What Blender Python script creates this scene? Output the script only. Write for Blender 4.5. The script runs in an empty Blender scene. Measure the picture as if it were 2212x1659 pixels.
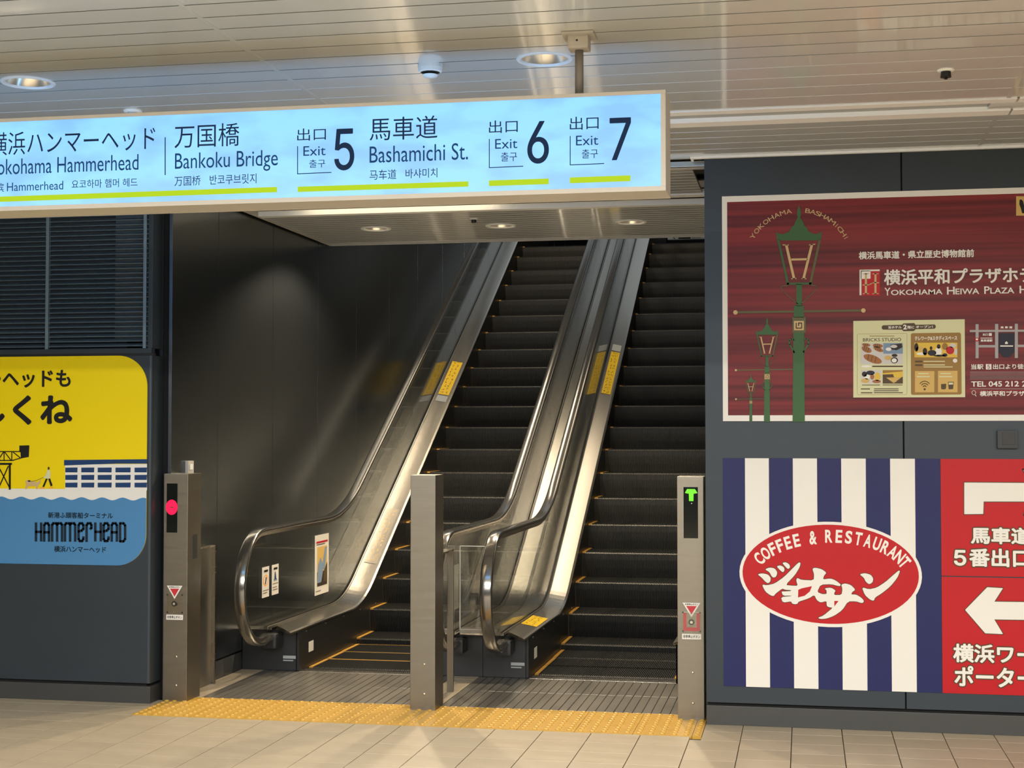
import bpy, bmesh, math, random
from mathutils import Vector, Matrix
random.seed(7)
sc = bpy.context.scene
col = sc.collection
PI = math.pi

# ------------------------------------------------------------------ camera
CAM_Z = 1.6
FPX = 3228.33
YAW, PITCH, ROLL = 0.192940651, 0.0324100434, 0.000102361827
cy, sy, cp, sp = math.cos(YAW), math.sin(YAW), math.cos(PITCH), math.sin(PITCH)
FWD = Vector((-sy * cp, cy * cp, sp))
RT = Vector((cy, sy, 0))
UP = RT.cross(FWD)
cam = bpy.data.cameras.new('camera')
cam.sensor_width = 36
cam.lens = FPX * 36 / 2212
cam.clip_start = 0.05
cam.clip_end = 200
cam_o = bpy.data.objects.new('camera', cam)
col.objects.link(cam_o)
cam_o.matrix_world = Matrix(((RT.x, UP.x, -FWD.x, 0), (RT.y, UP.y, -FWD.y, 0), (RT.z, UP.z, -FWD.z, CAM_Z), (0, 0, 0, 1)))
sc.camera = cam_o

# ------------------------------------------------------------------ view, world, lights
sc.view_settings.view_transform = 'Standard'
sc.view_settings.look = 'None'
sc.view_settings.gamma = 1
sc.view_settings.use_curve_mapping = False
sc.view_settings.exposure = 0.0
sc.cycles.use_denoising = True
sc.cycles.max_bounces = 8
sc.cycles.transparent_max_bounces = 24
sc.cycles.sample_clamp_indirect = 6

w = bpy.data.worlds.new('world')
sc.world = w
w.use_nodes = True
w.node_tree.nodes['Background'].inputs[0].default_value = (1.0, 0.86, 0.68, 1)
w.node_tree.nodes['Background'].inputs[1].default_value = 0.10

WARM = (1.0, 0.83, 0.60)


def area(name, loc, sx, sy_, power, color=WARM, rot=(0, 0, 0), spread=None):
    l = bpy.data.lights.new(name, 'AREA')
    l.shape = 'RECTANGLE'
    l.size, l.size_y = sx, sy_
    l.energy = power
    l.color = color
    if spread: l.spread = spread
    o = bpy.data.objects.new(name, l)
    o.location = loc
    o.rotation_euler = rot
    col.objects.link(o)
    return o


def spot(name, loc, power, size=110, blend=0.5, color=WARM, rot=(0, 0, 0), radius=0.05):
    l = bpy.data.lights.new(name, 'SPOT')
    l.energy = power
    l.spot_size = math.radians(size)
    l.spot_blend = blend
    l.shadow_soft_size = radius
    l.color = color
    o = bpy.data.objects.new(name, l)
    o.location = loc
    o.rotation_euler = rot
    col.objects.link(o)
    return o


ZC = 3.127          # ceiling height
# unseen area lights added on the camera's side for ambient fill
for y_ in (-3.5, -0.5, 2.4):
    area('ambient_fill_line', (0.3, y_, ZC - 0.03), 12.0, 0.18, 730, color=(1.0, 0.99, 0.965))
# ceiling downlights; the unseen third has no fitting and brightens the right floor
for x_, p_ in ((-3.317, 16), (-1.03, 12), (1.25, 85)):
    spot('downlight_lamp', (x_, 5.96, ZC - 0.006), p_, 120, 0.7, radius=0.04)
# spots in the lowered soffit over the escalators
for x_ in (-3.087, -2.153, -1.204):
    spot('soffit_lamp', (x_, 10.585, 3.10), 240, 140, 0.4, radius=0.03)
# line lamps on the sloping ceiling of the shaft
for x_, w_, p_ in ((-3.02, 0.30, 10), (-1.72, 0.40, 4.2)):
    for k_ in range(6):
        yl = 12.0 + 0.62 * k_
        area('shaft_line_lamp', (x_, yl, 3.27 + 0.5825 * (yl - 11.42)), w_, 0.52, p_, rot=(math.atan(0.5825), 0, 0), color=(1.0, 0.85, 0.65))
# unseen area light added in the upper hall to brighten rails and decks
area('upper_hall_fill', (-2.2, 20.4, 6.9), 4.5, 4.5, 22, color=(0.75, 0.87, 1.0))

# ------------------------------------------------------------------ materials
MATS = {}


def P(name, base, rough=0.5, metal=0.0, emit=None, estr=1.0, coat=0.0, spec=0.5, noise=None, bump=None, aniso=None):
    m = bpy.data.materials.new(name)
    m.use_nodes = True
    nt = m.node_tree
    b = nt.nodes['Principled BSDF']
    b.inputs['Base Color'].default_value = (*base, 1)
    b.inputs['Roughness'].default_value = rough
    b.inputs['Metallic'].default_value = metal
    b.inputs['Specular IOR Level'].default_value = spec
    if coat:
        b.inputs['Coat Weight'].default_value = coat
        b.inputs['Coat Roughness'].default_value = 0.07
    if emit:
        b.inputs['Emission Color'].default_value = (*emit, 1)
        b.inputs['Emission Strength'].default_value = estr
    if aniso:
        b.inputs['Anisotropic'].default_value = aniso
    if noise:      # (scale vector, amount on colour, amount on roughness)
        tc = nt.nodes.new('ShaderNodeTexCoord')
        mp = nt.nodes.new('ShaderNodeMapping')
        mp.inputs['Scale'].default_value = noise[0]
        nz = nt.nodes.new('ShaderNodeTexNoise')
        nz.inputs['Scale'].default_value = 1.0
        nz.inputs['Detail'].default_value = 4
        nt.links.new(tc.outputs['Object'], mp.inputs[0])
        nt.links.new(mp.outputs[0], nz.inputs['Vector'])
        cr = nt.nodes.new('ShaderNodeMapRange')
        cr.inputs['To Min'].default_value = 1 - noise[1]
        cr.inputs['To Max'].default_value = 1 + noise[1]
        nt.links.new(nz.outputs[0], cr.inputs[0])
        mx = nt.nodes.new('ShaderNodeVectorMath')
        mx.operation = 'SCALE'
        mx.inputs[0].default_value = base
        nt.links.new(cr.outputs[0], mx.inputs['Scale'])
        nt.links.new(mx.outputs[0], b.inputs['Base Color'])
        if noise[2]:
            c2 = nt.nodes.new('ShaderNodeMapRange')
            c2.inputs['To Min'].default_value = max(0.02, rough - noise[2])
            c2.inputs['To Max'].default_value = rough + noise[2]
            nt.links.new(nz.outputs[0], c2.inputs[0])
            nt.links.new(c2.outputs[0], b.inputs['Roughness'])
        if bump:
            bp = nt.nodes.new('ShaderNodeBump')
            bp.inputs['Strength'].default_value = bump
            bp.inputs['Distance'].default_value = 0.002
            nt.links.new(nz.outputs[0], bp.inputs['Height'])
            nt.links.new(bp.outputs[0], b.inputs['Normal'])
    MATS[name] = m
    return m


def s2l(r, g, b):
    f = lambda c: (c / 255 / 12.92) if c <= 10 else ((c / 255 + 0.055) / 1.055) ** 2.4
    return (f(r), f(g), f(b))


P('tile', (0.42, 0.345, 0.24), 0.42, noise=((3, 9, 3), 0.10, 0.1), bump=0.1)
P('tile_b', (0.45, 0.37, 0.258), 0.38, noise=((4, 11, 3), 0.10, 0.1), bump=0.1)
P('tile_c', (0.395, 0.325, 0.225), 0.45, noise=((4, 7, 3), 0.10, 0.1), bump=0.1)
P('grout', (0.09, 0.072, 0.05), 0.9)
P('tactile', (0.56, 0.32, 0.045), 0.38, noise=((20, 20, 20), 0.10, 0.08))
P('ceiling_white', (0.58, 0.60, 0.585), 0.35, coat=1.0)
P('ceiling_trim', (0.86, 0.87, 0.86), 0.35)
P('ceiling_dark', (0.16, 0.15, 0.135), 0.8)
P('slot_grey', (0.36, 0.38, 0.38), 0.6)
P('wall_panel', (0.034, 0.044, 0.053), 0.42, metal=0.25, spec=0.4, noise=((2, 2, 3), 0.08, 0.04))
P('wall_gloss', (0.155, 0.172, 0.182), 0.26, metal=0.97)
P('wall_base', (0.055, 0.055, 0.052), 0.42, metal=0.2)
P('gap_black', (0.004, 0.004, 0.004), 0.9)
P('steel', (0.72, 0.66, 0.56), 0.24, metal=1.0, noise=((9, 1.2, 1.2), 0.05, 0.04))
P('steel_dark', (0.36, 0.34, 0.30), 0.33, metal=1.0, noise=((6, 1.2, 1.2), 0.05, 0.03))
P('post_steel', (0.25, 0.225, 0.18), 0.38, metal=1.0, noise=((6, 6, 60), 0.08, 0.06))
P('post_side', (0.28, 0.25, 0.20), 0.26, metal=1.0, noise=((6, 6, 60), 0.08, 0.06))
P('handrail', (0.24, 0.23, 0.21), 0.16, metal=0.9, spec=0.8)
P('skirt', (0.022, 0.022, 0.02), 0.38, metal=0.3)
P('base_black', (0.018, 0.019, 0.021), 0.45)
P('step_black', (0.020, 0.020, 0.018), 0.42, metal=0.3)
P('step_edge', (0.07, 0.067, 0.06), 0.45, metal=0.8)
P('yellow_mark', (0.42, 0.22, 0.03), 0.5)
P('plate_rib', (0.42, 0.385, 0.33), 0.30, metal=0.85, noise=((3, 2, 1), 0.14, 0.05))
P('plate_groove', (0.035, 0.032, 0.028), 0.7)
P('sign_frame', (0.46, 0.43, 0.38), 0.45)
P('sign_ink', (0.006, 0.010, 0.02), 0.8, spec=0.1, emit=(0.004, 0.016, 0.045), estr=1.0)
P('sign_ink_blue', (0.006, 0.02, 0.05), 0.8, spec=0.1, emit=(0.004, 0.035, 0.10), estr=1.0)
P('sign_green', (0.02, 0.03, 0.0), 0.8, emit=s2l(178, 210, 0), estr=1.0)
P('pole_grey', (0.22, 0.20, 0.165), 0.45)
P('white_plastic', (0.78, 0.79, 0.76), 0.4)
P('lamp_ring', (0.72, 0.74, 0.74), 0.35)
P('lamp_bowl', (0.72, 0.66, 0.56), 0.22, metal=0.9, emit=(1.0, 0.80, 0.5), estr=0.06)
P('lamp_off', (0.6, 0.58, 0.52), 0.3, emit=(1.0, 0.85, 0.6), estr=0.25)
P('black', (0.008, 0.008, 0.008), 0.4)
P('led_red', (0.8, 0.0, 0.02), 0.4, emit=(1.0, 0.0, 0.045), estr=1.6)
P('led_green', (0.1, 0.6, 0.0), 0.4, emit=(0.10, 0.62, 0.01), estr=1.0)
P('display', (0.006, 0.008, 0.006), 0.12)
P('paper', (0.66, 0.62, 0.54), 0.6)
P('red_ink', (0.50, 0.02, 0.03), 0.5)
P('slot_glow', (1, 0.9, 0.7), 0.5, emit=(1.0, 0.80, 0.52), estr=8)
P('louver', (0.16, 0.22, 0.26), 0.42, metal=0.4)
P('louver_back', (0.03, 0.045, 0.06), 0.8)
P('duct_panel', (0.09, 0.12, 0.15), 0.6)
P('dark_hall', (0.05, 0.055, 0.06), 0.7)
# prints
P('ink_black', (0.012, 0.011, 0.010), 0.5)
P('ink_white', s2l(224, 220, 210), 0.42)
P('ink_grey', (0.36, 0.34, 0.34), 0.5)
P('ink_blue', s2l(36, 40, 86), 0.4)
P('ink_blue2', s2l(32, 60, 102), 0.45)
P('ink_sea', s2l(74, 128, 172), 0.45)
P('ink_sea_text', s2l(24, 38, 50), 0.45)
P('ink_yellow', s2l(232, 204, 8), 0.42)
P('ink_red', s2l(180, 28, 34), 0.4)
P('ink_green', s2l(62, 96, 58), 0.45)
P('ink_olive', s2l(94, 92, 60), 0.45)
P('ink_gold', s2l(198, 168, 120), 0.45)
P('ink_cream', s2l(205, 203, 160), 0.45)
P('ink_brown', s2l(146, 112, 58), 0.45)
P('ink_dbrown', s2l(82, 66, 44), 0.45)
P('ink_tan', s2l(200, 165, 95), 0.45)
P('ink_cro', s2l(158, 104, 62), 0.5)
P('ink_photo', s2l(196, 192, 188), 0.5)
P('ink_photo_b', s2l(120, 142, 165), 0.5)
P('ink_photo_y', s2l(214, 178, 70), 0.5)
P('ink_photo_d', s2l(54, 44, 36), 0.5)
P('ink_navy', s2l(44, 44, 56), 0.5)
P('ink_orange', s2l(240, 160, 50), 0.5)
P('sticker_yellow', s2l(225, 185, 8), 0.45)

for n_ in list(MATS):
    if n_.startswith('ink_'): MATS[n_].node_tree.nodes['Principled BSDF'].inputs['Specular IOR Level'].default_value = 0.22
# striped maroon print
m = P('ink_maroon', s2l(118, 40, 42), 0.38, spec=0.22)
nt = m.node_tree
tc = nt.nodes.new('ShaderNodeTexCoord')
mp = nt.nodes.new('ShaderNodeMapping')
mp.inputs['Scale'].default_value = (0.35, 0, 22)
nz = nt.nodes.new('ShaderNodeTexNoise')
nz.inputs['Scale'].default_value = 1
nz.inputs['Detail'].default_value = 2.5
rp = nt.nodes.new('ShaderNodeValToRGB')
rp.color_ramp.elements[0].position = 0.36
rp.color_ramp.elements[0].color = (*s2l(80, 26, 30), 1)
rp.color_ramp.elements[1].position = 0.64
rp.color_ramp.elements[1].color = (*s2l(126, 42, 42), 1)
nt.links.new(tc.outputs['Object'], mp.inputs[0])
nt.links.new(mp.outputs[0], nz.inputs['Vector'])
nt.links.new(nz.outputs[0], rp.inputs[0])
nt.links.new(rp.outputs[0], nt.nodes['Principled BSDF'].inputs['Base Color'])

# back-lit sign face: slightly cloudy pale blue light
m = P('sign_light', (0.3, 0.5, 0.6), 0.35)
nt = m.node_tree
tc = nt.nodes.new('ShaderNodeTexCoord')
mp = nt.nodes.new('ShaderNodeMapping')
mp.inputs['Scale'].default_value = (2.2, 1, 5)
nz = nt.nodes.new('ShaderNodeTexNoise')
nz.inputs['Scale'].default_value = 1.6
nz.inputs['Detail'].default_value = 3
rp = nt.nodes.new('ShaderNodeValToRGB')
rp.color_ramp.elements[0].position = 0.38
rp.color_ramp.elements[0].color = (0.235, 0.57, 1.05, 1)
rp.color_ramp.elements[1].position = 0.58
rp.color_ramp.elements[1].color = (0.295, 0.745, 1.38, 1)
b = nt.nodes['Principled BSDF']
nt.links.new(tc.outputs['Object'], mp.inputs[0])
nt.links.new(mp.outputs[0], nz.inputs['Vector'])
nt.links.new(nz.outputs[0], rp.inputs[0])
nt.links.new(rp.outputs[0], b.inputs['Emission Color'])
b.inputs['Base Color'].default_value = (0.01, 0.01, 0.01, 1)
b.inputs['Emission Strength'].default_value = 1.0

m2 = m.copy()
m2.name = 'sign_light_rear'
m2.node_tree.nodes['Principled BSDF'].inputs['Emission Strength'].default_value = 3.6  # unseen rear face boosted to throw more blue on ceiling and louvres
MATS['sign_light_rear'] = m2

# clear glass: thin, fresnel mix of see-through and mirror
m = bpy.data.materials.new('glass')
m.use_nodes = True
nt = m.node_tree
for n in list(nt.nodes): nt.nodes.remove(n)
out = nt.nodes.new('ShaderNodeOutputMaterial')
mix = nt.nodes.new('ShaderNodeMixShader')
tr = nt.nodes.new('ShaderNodeBsdfTransparent')
tr.inputs[0].default_value = (0.93, 0.94, 0.93, 1)
gl = nt.nodes.new('ShaderNodeBsdfGlossy')
gl.inputs['Roughness'].default_value = 0.03
geo = nt.nodes.new('ShaderNodeNewGeometry')
dt = nt.nodes.new('ShaderNodeVectorMath')
dt.operation = 'DOT_PRODUCT'
nt.links.new(geo.outputs['Incoming'], dt.inputs[0])
nt.links.new(geo.outputs['Normal'], dt.inputs[1])
prev = dt.outputs['Value']
for op, val in (('ABSOLUTE', None), ('SUBTRACT', 1.0), ('POWER', 5.0), ('MULTIPLY_ADD', 0.9)):
    mn = nt.nodes.new('ShaderNodeMath')
    mn.operation = op
    if op == 'SUBTRACT':
        mn.inputs[0].default_value = 1.0
        nt.links.new(prev, mn.inputs[1])
    else:
        nt.links.new(prev, mn.inputs[0])
        if val: mn.inputs[1].default_value = val
        if op == 'MULTIPLY_ADD': mn.inputs[2].default_value = 0.04
    prev = mn.outputs[0]
nt.links.new(prev, mix.inputs[0])
nt.links.new(tr.outputs[0], mix.inputs[1])
nt.links.new(gl.outputs[0], mix.inputs[2])
nt.links.new(mix.outputs[0], out.inputs[0])
MATS['glass'] = m

# ------------------------------------------------------------------ helpers
ORG = {}     # world origin of every thing


def mat(m): return MATS[m] if isinstance(m, str) else m


def thing(name, label, cat, loc=(0, 0, 0), group=None):
    o = bpy.data.objects.new(name, None)
    o.empty_display_size = 0.1
    o.location = loc
    col.objects.link(o)
    o['label'] = label
    o['category'] = cat
    if group: o['group'] = group
    ORG[o.name] = Vector(loc)
    return o


def tag(o, label, cat, group=None):
    o['label'] = label
    o['category'] = cat
    if group: o['group'] = group
    return o


def mesh_of(bm, m, name='m', smooth=False):
    me = bpy.data.meshes.new(name)
    bm.normal_update()
    bm.to_mesh(me)
    bm.free()
    me.materials.append(mat(m))
    if smooth:
        for p in me.polygons: p.use_smooth = True
    return me


def obj(name, bm, m, parent=None, smooth=False, kind=None, label=None, origin=None):
    """bm in world coordinates; stored relative to its thing"""
    org = ORG[parent.name] if parent is not None and parent.name in ORG else Vector((0, 0, 0))
    if parent is None and origin is None:
        zs = [v.co for v in bm.verts]
        c = sum(zs, Vector()) / len(zs)
        origin = Vector((c.x, c.y, min(v.z for v in zs)))
    off = org if parent is not None else origin
    bmesh.ops.translate(bm, verts=bm.verts, vec=-Vector(off))
    me = mesh_of(bm, m, name, smooth)
    o = bpy.data.objects.new(name, me)
    col.objects.link(o)
    if parent is not None:
        o.parent = parent
        ORG[o.name] = org
    else:
        o.location = off
        ORG[o.name] = Vector(off)
    if kind: o['kind'] = kind
    if label: o['label'] = label
    return o


def inst(name, me, loc, parent, label=None):
    """a copy sharing mesh data; loc in world coordinates"""
    o = bpy.data.objects.new(name, me)
    col.objects.link(o)
    org = ORG.get(parent.name, Vector())
    o.parent = parent
    o.location = Vector(loc) - org
    ORG[o.name] = Vector(loc)
    if label: o['label'] = label
    return o


def box(bm, x0, x1, y0, y1, z0, z1, bev=0.0):
    r = bmesh.ops.create_cube(bm, size=1)
    vs = r['verts']
    for v in vs:
        v.co = Vector((x0 + (v.co.x + .5) * (x1 - x0), y0 + (v.co.y + .5) * (y1 - y0), z0 + (v.co.z + .5) * (z1 - z0)))
    if bev:
        es = list({e for v in vs for e in v.link_edges})
        bmesh.ops.bevel(bm, geom=es, offset=bev, segments=2, affect='EDGES', profile=0.7)
    return bm


def bx(*a, **k):
    return box(bmesh.new(), *a, **k)


def cyl(bm, p0, p1, r, seg=16, r2=None, caps=True):
    p0, p1 = Vector(p0), Vector(p1)
    d = p1 - p0
    q = d.to_track_quat('Z', 'Y').to_matrix().to_4x4()
    M = Matrix.Translation((p0 + p1) / 2) @ q
    bmesh.ops.create_cone(bm, cap_ends=caps, segments=seg, radius1=r, radius2=r if r2 is None else r2, depth=d.length, matrix=M)
    return bm


def lathe(bm, c, prof, seg=32, flip=False):
    """profile (r, z) turned about the vertical through c"""
    rings = []
    for r, z in prof:
        if r < 1e-5:
            rings.append([bm.verts.new((c[0], c[1], c[2] + z))])
        else:
            rings.append([bm.verts.new((c[0] + r * math.cos(2 * PI * i / seg), c[1] + r * math.sin(2 * PI * i / seg), c[2] + z)) for i in range(seg)])
    for a, b_ in zip(rings, rings[1:]):
        for i in range(seg):
            j = (i + 1) % seg
            if len(a) == 1 and len(b_) == 1: continue
            if len(a) == 1: f = [a[0], b_[i], b_[j]]
            elif len(b_) == 1: f = [a[i], b_[0], a[j]]
            else: f = [a[i], b_[i], b_[j], a[j]]
            bm.faces.new(f)
    return bm


def plate(bm, pts, x0, x1):
    """polygon in (Y, Z) given thickness from x0 to x1"""
    a = [bm.verts.new((x0, y, z)) for y, z in pts]
    b_ = [bm.verts.new((x1, y, z)) for y, z in pts]
    bm.faces.new(a)
    bm.faces.new(list(reversed(b_)))
    n = len(pts)
    for i in range(n):
        j = (i + 1) % n
        bm.faces.new((a[j], a[i], b_[i], b_[j]))
    bmesh.ops.recalc_face_normals(bm, faces=bm.faces)
    return bm


def sweep(bm, path, section, closed=True, caps=True):
    """path in (Y, Z); section list of (x, n) with n along the left normal of the path"""
    rings = []
    n = len(path)
    for i, (y, z) in enumerate(path):
        a = path[max(0, i - 1)]
        c = path[min(n - 1, i + 1)]
        t = Vector((c[0] - a[0], c[1] - a[1]))
        t.normalize()
        nn = (-t.y, t.x)
        rings.append([bm.verts.new((x, y + nn[0] * h, z + nn[1] * h)) for x, h in section])
    m_ = len(section)
    for r0, r1 in zip(rings, rings[1:]):
        for i in range(m_ if closed else m_ - 1):
            j = (i + 1) % m_
            bm.faces.new((r0[i], r0[j], r1[j], r1[i]))
    if caps and closed:
        bm.faces.new(rings[0])
        bm.faces.new(list(reversed(rings[-1])))
    bmesh.ops.recalc_face_normals(bm, faces=bm.faces)
    return bm


# ---- flat prints: drawings are set out on the plane Y = const of the panel they are printed on
def at(px, py, Y):
    """where the sight line measured at (px, py) on the photograph meets the plane Y = const"""
    d = RT * (px - 1106) - UP * (py - 829.5) + FWD * FPX
    t = Y / d.y
    return (d.x * t, CAM_Z + d.z * t)


class Frame:
    """maps the coordinates of one enlarged view of a panel to the panel's own (X, Z)"""
    def __init__(s, ox, oy, k, Y, parent):
        s.ox, s.oy, s.k, s.Y, s.parent, s.layer = ox, oy, k, Y, parent, 0

    def pt(s, x, y):
        return at(s.ox + x / s.k, s.oy + y / s.k, s.Y)

    def poly(s, name, pts, m, lay, hole=None, label=None):
        bm = bmesh.new()
        for pl in (pts if isinstance(pts[0][0], (list, tuple)) else [pts]):
            q = [s.pt(*p) for p in pl]
            f = bm.faces.new([bm.verts.new((x, s.Y - 0.0006 * lay, z)) for x, z in q])
        bm.normal_update()
        for f in bm.faces:
            if f.normal.y > 0: f.normal_flip()
        return obj(name, bm, m, s.parent, label=label)

    def quad(s, name, x0, y0, x1, y1, m, lay, skew=0.0, label=None):
        d = (x1 - x0) * skew
        return s.poly(name, [(x0, y0), (x1, y0 + d), (x1, y1 + d), (x0, y1)], m, lay, label=label)

    def strokes(s, name, lines, wd, m, lay, label=None):
        bm = bmesh.new()
        for ln in lines:
            for (x0, y0), (x1, y1) in zip(ln, ln[1:]):
                L = math.hypot(x1 - x0, y1 - y0) or 1
                ux, uy = (x1 - x0) / L * wd / 2, (y1 - y0) / L * wd / 2
                q = [(x0 - uy - ux * .5, y0 + ux - uy * .5), (x1 - uy + ux * .5, y1 + ux + uy * .5), (x1 + uy + ux * .5, y1 - ux + uy * .5), (x0 + uy - ux * .5, y0 - ux - uy * .5)]
                bm.faces.new([bm.verts.new((p[0], s.Y - 0.0006 * lay, p[1])) for p in (s.pt(*k) for k in q)])
        bm.normal_update()
        for f in bm.faces:
            if f.normal.y > 0: f.normal_flip()
        return obj(name, bm, m, s.parent, label=label)

    def text(s, body, x0, yb, x1, yt, m, lay, bold=0.0, parent=None, label=None, fat=0.0):
        """lettering filling the box from bottom-left (x0, yb) to top-right (x1, yt)"""
        X0, Z0 = s.pt(x0, yb)
        X1, Z1 = s.pt(x1, yt)
        px = abs(s.pt(x0 + 1, yb)[0] - X0)
        return text_box(body, X0, Z0, X1, Z1, s.Y - 0.0006 * lay, m, parent or s.parent, bold, label, fat=fat * px)

    def arc_text(s, body, cx_, cy_, rx, ry, a0, a1, h, wch, m, lay, bold=0.0, tilt=1.0, label=None, widths=None):
        """letters one after another along an ellipse; angles in degrees, 90 = top"""
        n = len(body)
        bm = bmesh.new()
        wd = widths or [1.0] * n
        tot = sum(wd)
        acc = 0
        for i, ch in enumerate(body):
            f = (acc + wd[i] / 2) / tot
            acc += wd[i]
            if ch == ' ': continue
            a = math.radians(a0 + (a1 - a0) * f)
            X, Y = cx_ + rx * math.cos(a), cy_ - ry * math.sin(a)
            tx, ty = -rx * math.sin(a), -ry * math.cos(a)
            if a1 < a0: tx, ty = -tx, -ty
            L = math.hypot(tx, ty)
            tx, ty = tx / L, ty / L
            th = math.atan2(ty, tx) * tilt
            tx, ty = math.cos(th), math.sin(th)
            nx, ny = ty, -tx           # up
            me = glyph(ch, bold)
            xs = [v.co.x for v in me.vertices]
            ys = [v.co.y for v in me.vertices]
            bw = max(xs) - min(xs)
            cxm = (max(xs) + min(xs)) / 2
            y0m, y1m = min(ys), max(ys)
            sy_ = h / (y1m - y0m)
            w_ = wch * wd[i] * 0.82
            sx_ = w_ / bw if bw > 0.25 else sy_ * 0.8
            vs = []
            for v in me.vertices:
                u, t = (v.co.x - cxm) * sx_, (v.co.y - y0m) * sy_
                px, py = X + tx * u + nx * t, Y + ty * u + ny * t
                q = s.pt(px, py)
                vs.append(bm.verts.new((q[0], s.Y - 0.0006 * lay, q[1])))
            for p in me.polygons:
                try: bm.faces.new([vs[k] for k in p.vertices])
                except ValueError: pass
            bpy.data.meshes.remove(me)
        bm.normal_update()
        for f in bm.faces:
            if f.normal.y > 0: f.normal_flip()
        return obj('lettering', bm, m, s.parent, label=label)


try:        # the grotesque face that ships with Blender; the built-in font otherwise
    import os
    FONT = bpy.data.fonts.load(os.path.join(bpy.utils.system_resource('DATAFILES', path='fonts'), 'Inter.woff2'))
except Exception:
    FONT = None


def glyph(body, bold=0.0):
    c = bpy.data.curves.new('lettering', 'FONT')
    if FONT and body in ('5', '6', '7'): c.font = FONT
    c.body = body
    c.offset = bold
    c.resolution_u = 4
    o = bpy.data.objects.new('lettering_tmp', c)
    col.objects.link(o)
    dg = bpy.context.evaluated_depsgraph_get()
    me = bpy.data.meshes.new_from_object(o.evaluated_get(dg))
    bpy.data.objects.remove(o)
    bpy.data.curves.remove(c)
    return me


def text_box(body, X0, Z0, X1, Z1, Y, m, parent, bold=0.0, label=None, face='-Y', fat=0.0):
    me = glyph(body, bold)
    xs = [v.co.x for v in me.vertices]
    ys = [v.co.y for v in me.vertices]
    bm = bmesh.new()
    vs = []
    X0, X1, Z0, Z1 = X0 + fat, X1 - fat, Z0 + fat, Z1 - fat
    kx = (X1 - X0) / (max(xs) - min(xs))
    kz = (Z1 - Z0) / (max(ys) - min(ys))
    dirs = [(0, 0)] if not fat else [(fat * math.cos(a * PI / 4), fat * math.sin(a * PI / 4)) for a in range(8)]
    for k_, (dx, dz) in enumerate(dirs):
        vs = []
        Yk = Y - 0.00005 * k_
        for v in me.vertices:
            x = X0 + (v.co.x - min(xs)) * kx + dx
            z = Z0 + (v.co.y - min(ys)) * kz + dz
            vs.append(bm.verts.new((x, Yk, z) if face == '-Y' else (Y, x, z)))
        for p in me.polygons:
            try: bm.faces.new([vs[k] for k in p.vertices])
            except ValueError: pass
    bpy.data.meshes.remove(me)
    bm.normal_update()
    if face == '-Y':
        for f in bm.faces:
            if f.normal.y > 0: f.normal_flip()
    return obj('lettering', bm, m, parent, label=label)


def struct(name, bm, m, parent=None, **k):
    o = obj(name, bm, m, parent, **k)
    o['kind'] = 'structure'
    return o

WY = 8.30            # front plane of the two walls beside the portal
XR, XL = -0.535, -3.80  # inner edges of the right and left wall
XS = -3.74           # side wall of the shaft

# ================================================================== FLOOR
bm = bmesh.new()
box(bm, -9, 8, -6, 10.6, -0.06, -0.012)
floor = struct('floor', bm, 'grout', origin=(0, 0, 0))
TW, TD = 0.262, 0.240
me_tiles = []
for mname in ('tile', 'tile_b', 'tile_c'):
    me_tiles.append(mesh_of(box(bmesh.new(), -TW / 2 + .0022, TW / 2 - .0022, -TD / 2 + .0020, TD / 2 - .0020, -0.014, 0, bev=0.0012), mname, 'floor_tile'))
nt_ = 0
far = bmesh.new()
for i in range(-32, 33):
    xc = -0.860 + (i + .5) * TW
    for j in range(-58, 3):
        off = 0.0 if xc < -0.6 else (0.18 if i % 2 else 0.0) - 0.02
        yc = 7.955 - (j + .5) * -TD + off
        if yc > 8.40: continue
        y0, y1 = yc - TD / 2, yc + TD / 2
        vis = yc > 6.95 and -4.95 < xc < 1.30
        x0, x1 = xc - TW / 2 + .0016, xc + TW / 2 - .0016
        # trimmed round the yellow tactile strip
        if y1 > 7.955 and x1 > -3.755 and x0 < -0.54:
            if x0 < -3.755 - .03: x1 = -3.757
            elif x1 > -0.54 + .03: x0 = -0.538
            else: continue
        if vis:
            if abs((x1 - x0) - (TW - .0032)) < 1e-6:
                inst('floor_tile', random.choice(me_tiles), (xc, yc, 0), floor)
            else:
                obj('floor_tile', box(bmesh.new(), x0, x1, y0 + .0016, y1 - .0016, -0.014, 0, bev=.0012), 'tile', floor)
        else:
            box(far, x0, x1, y0 + .0016, y1 - .0016, -0.014, 0)
obj('tile_field', far, 'tile', floor, kind='stuff')

# tactile paving
tac = thing('tactile_paving', 'yellow tactile warning strip with raised dots in front of the escalators', 'paving', (-2.15, 8.25, 0))


def tactile(x0, x1, y0, y1):
    bm = bmesh.new()
    box(bm, x0 + .0012, x1 - .0012, y0 + .0012, y1 - .0012, -0.012, 0.002)
    nx = max(1, round((x1 - x0) / .0626))
    ny = max(1, round((y1 - y0) / .059))
    for i in range(nx):
        for j in range(ny):
            cx_, cy_ = x0 + (i + .5) * (x1 - x0) / nx, y0 + (j + .5) * (y1 - y0) / ny
            lathe(bm, (cx_, cy_, 0.002), [(.0150, 0), (.0125, .0045), (.0080, .0065), (0, .0070)], 8)
    return bm


jx = [-3.752, -3.718] + [-3.718 + .3128 * k for k in range(1, 11)] + [-0.54]
for a, b_ in zip(jx, jx[1:]):
    for y0, y1 in ((7.955, 8.250), (8.250, 8.545)):
        obj('tactile_tile', tactile(a, b_, y0, y1), 'tactile', tac)

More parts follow.
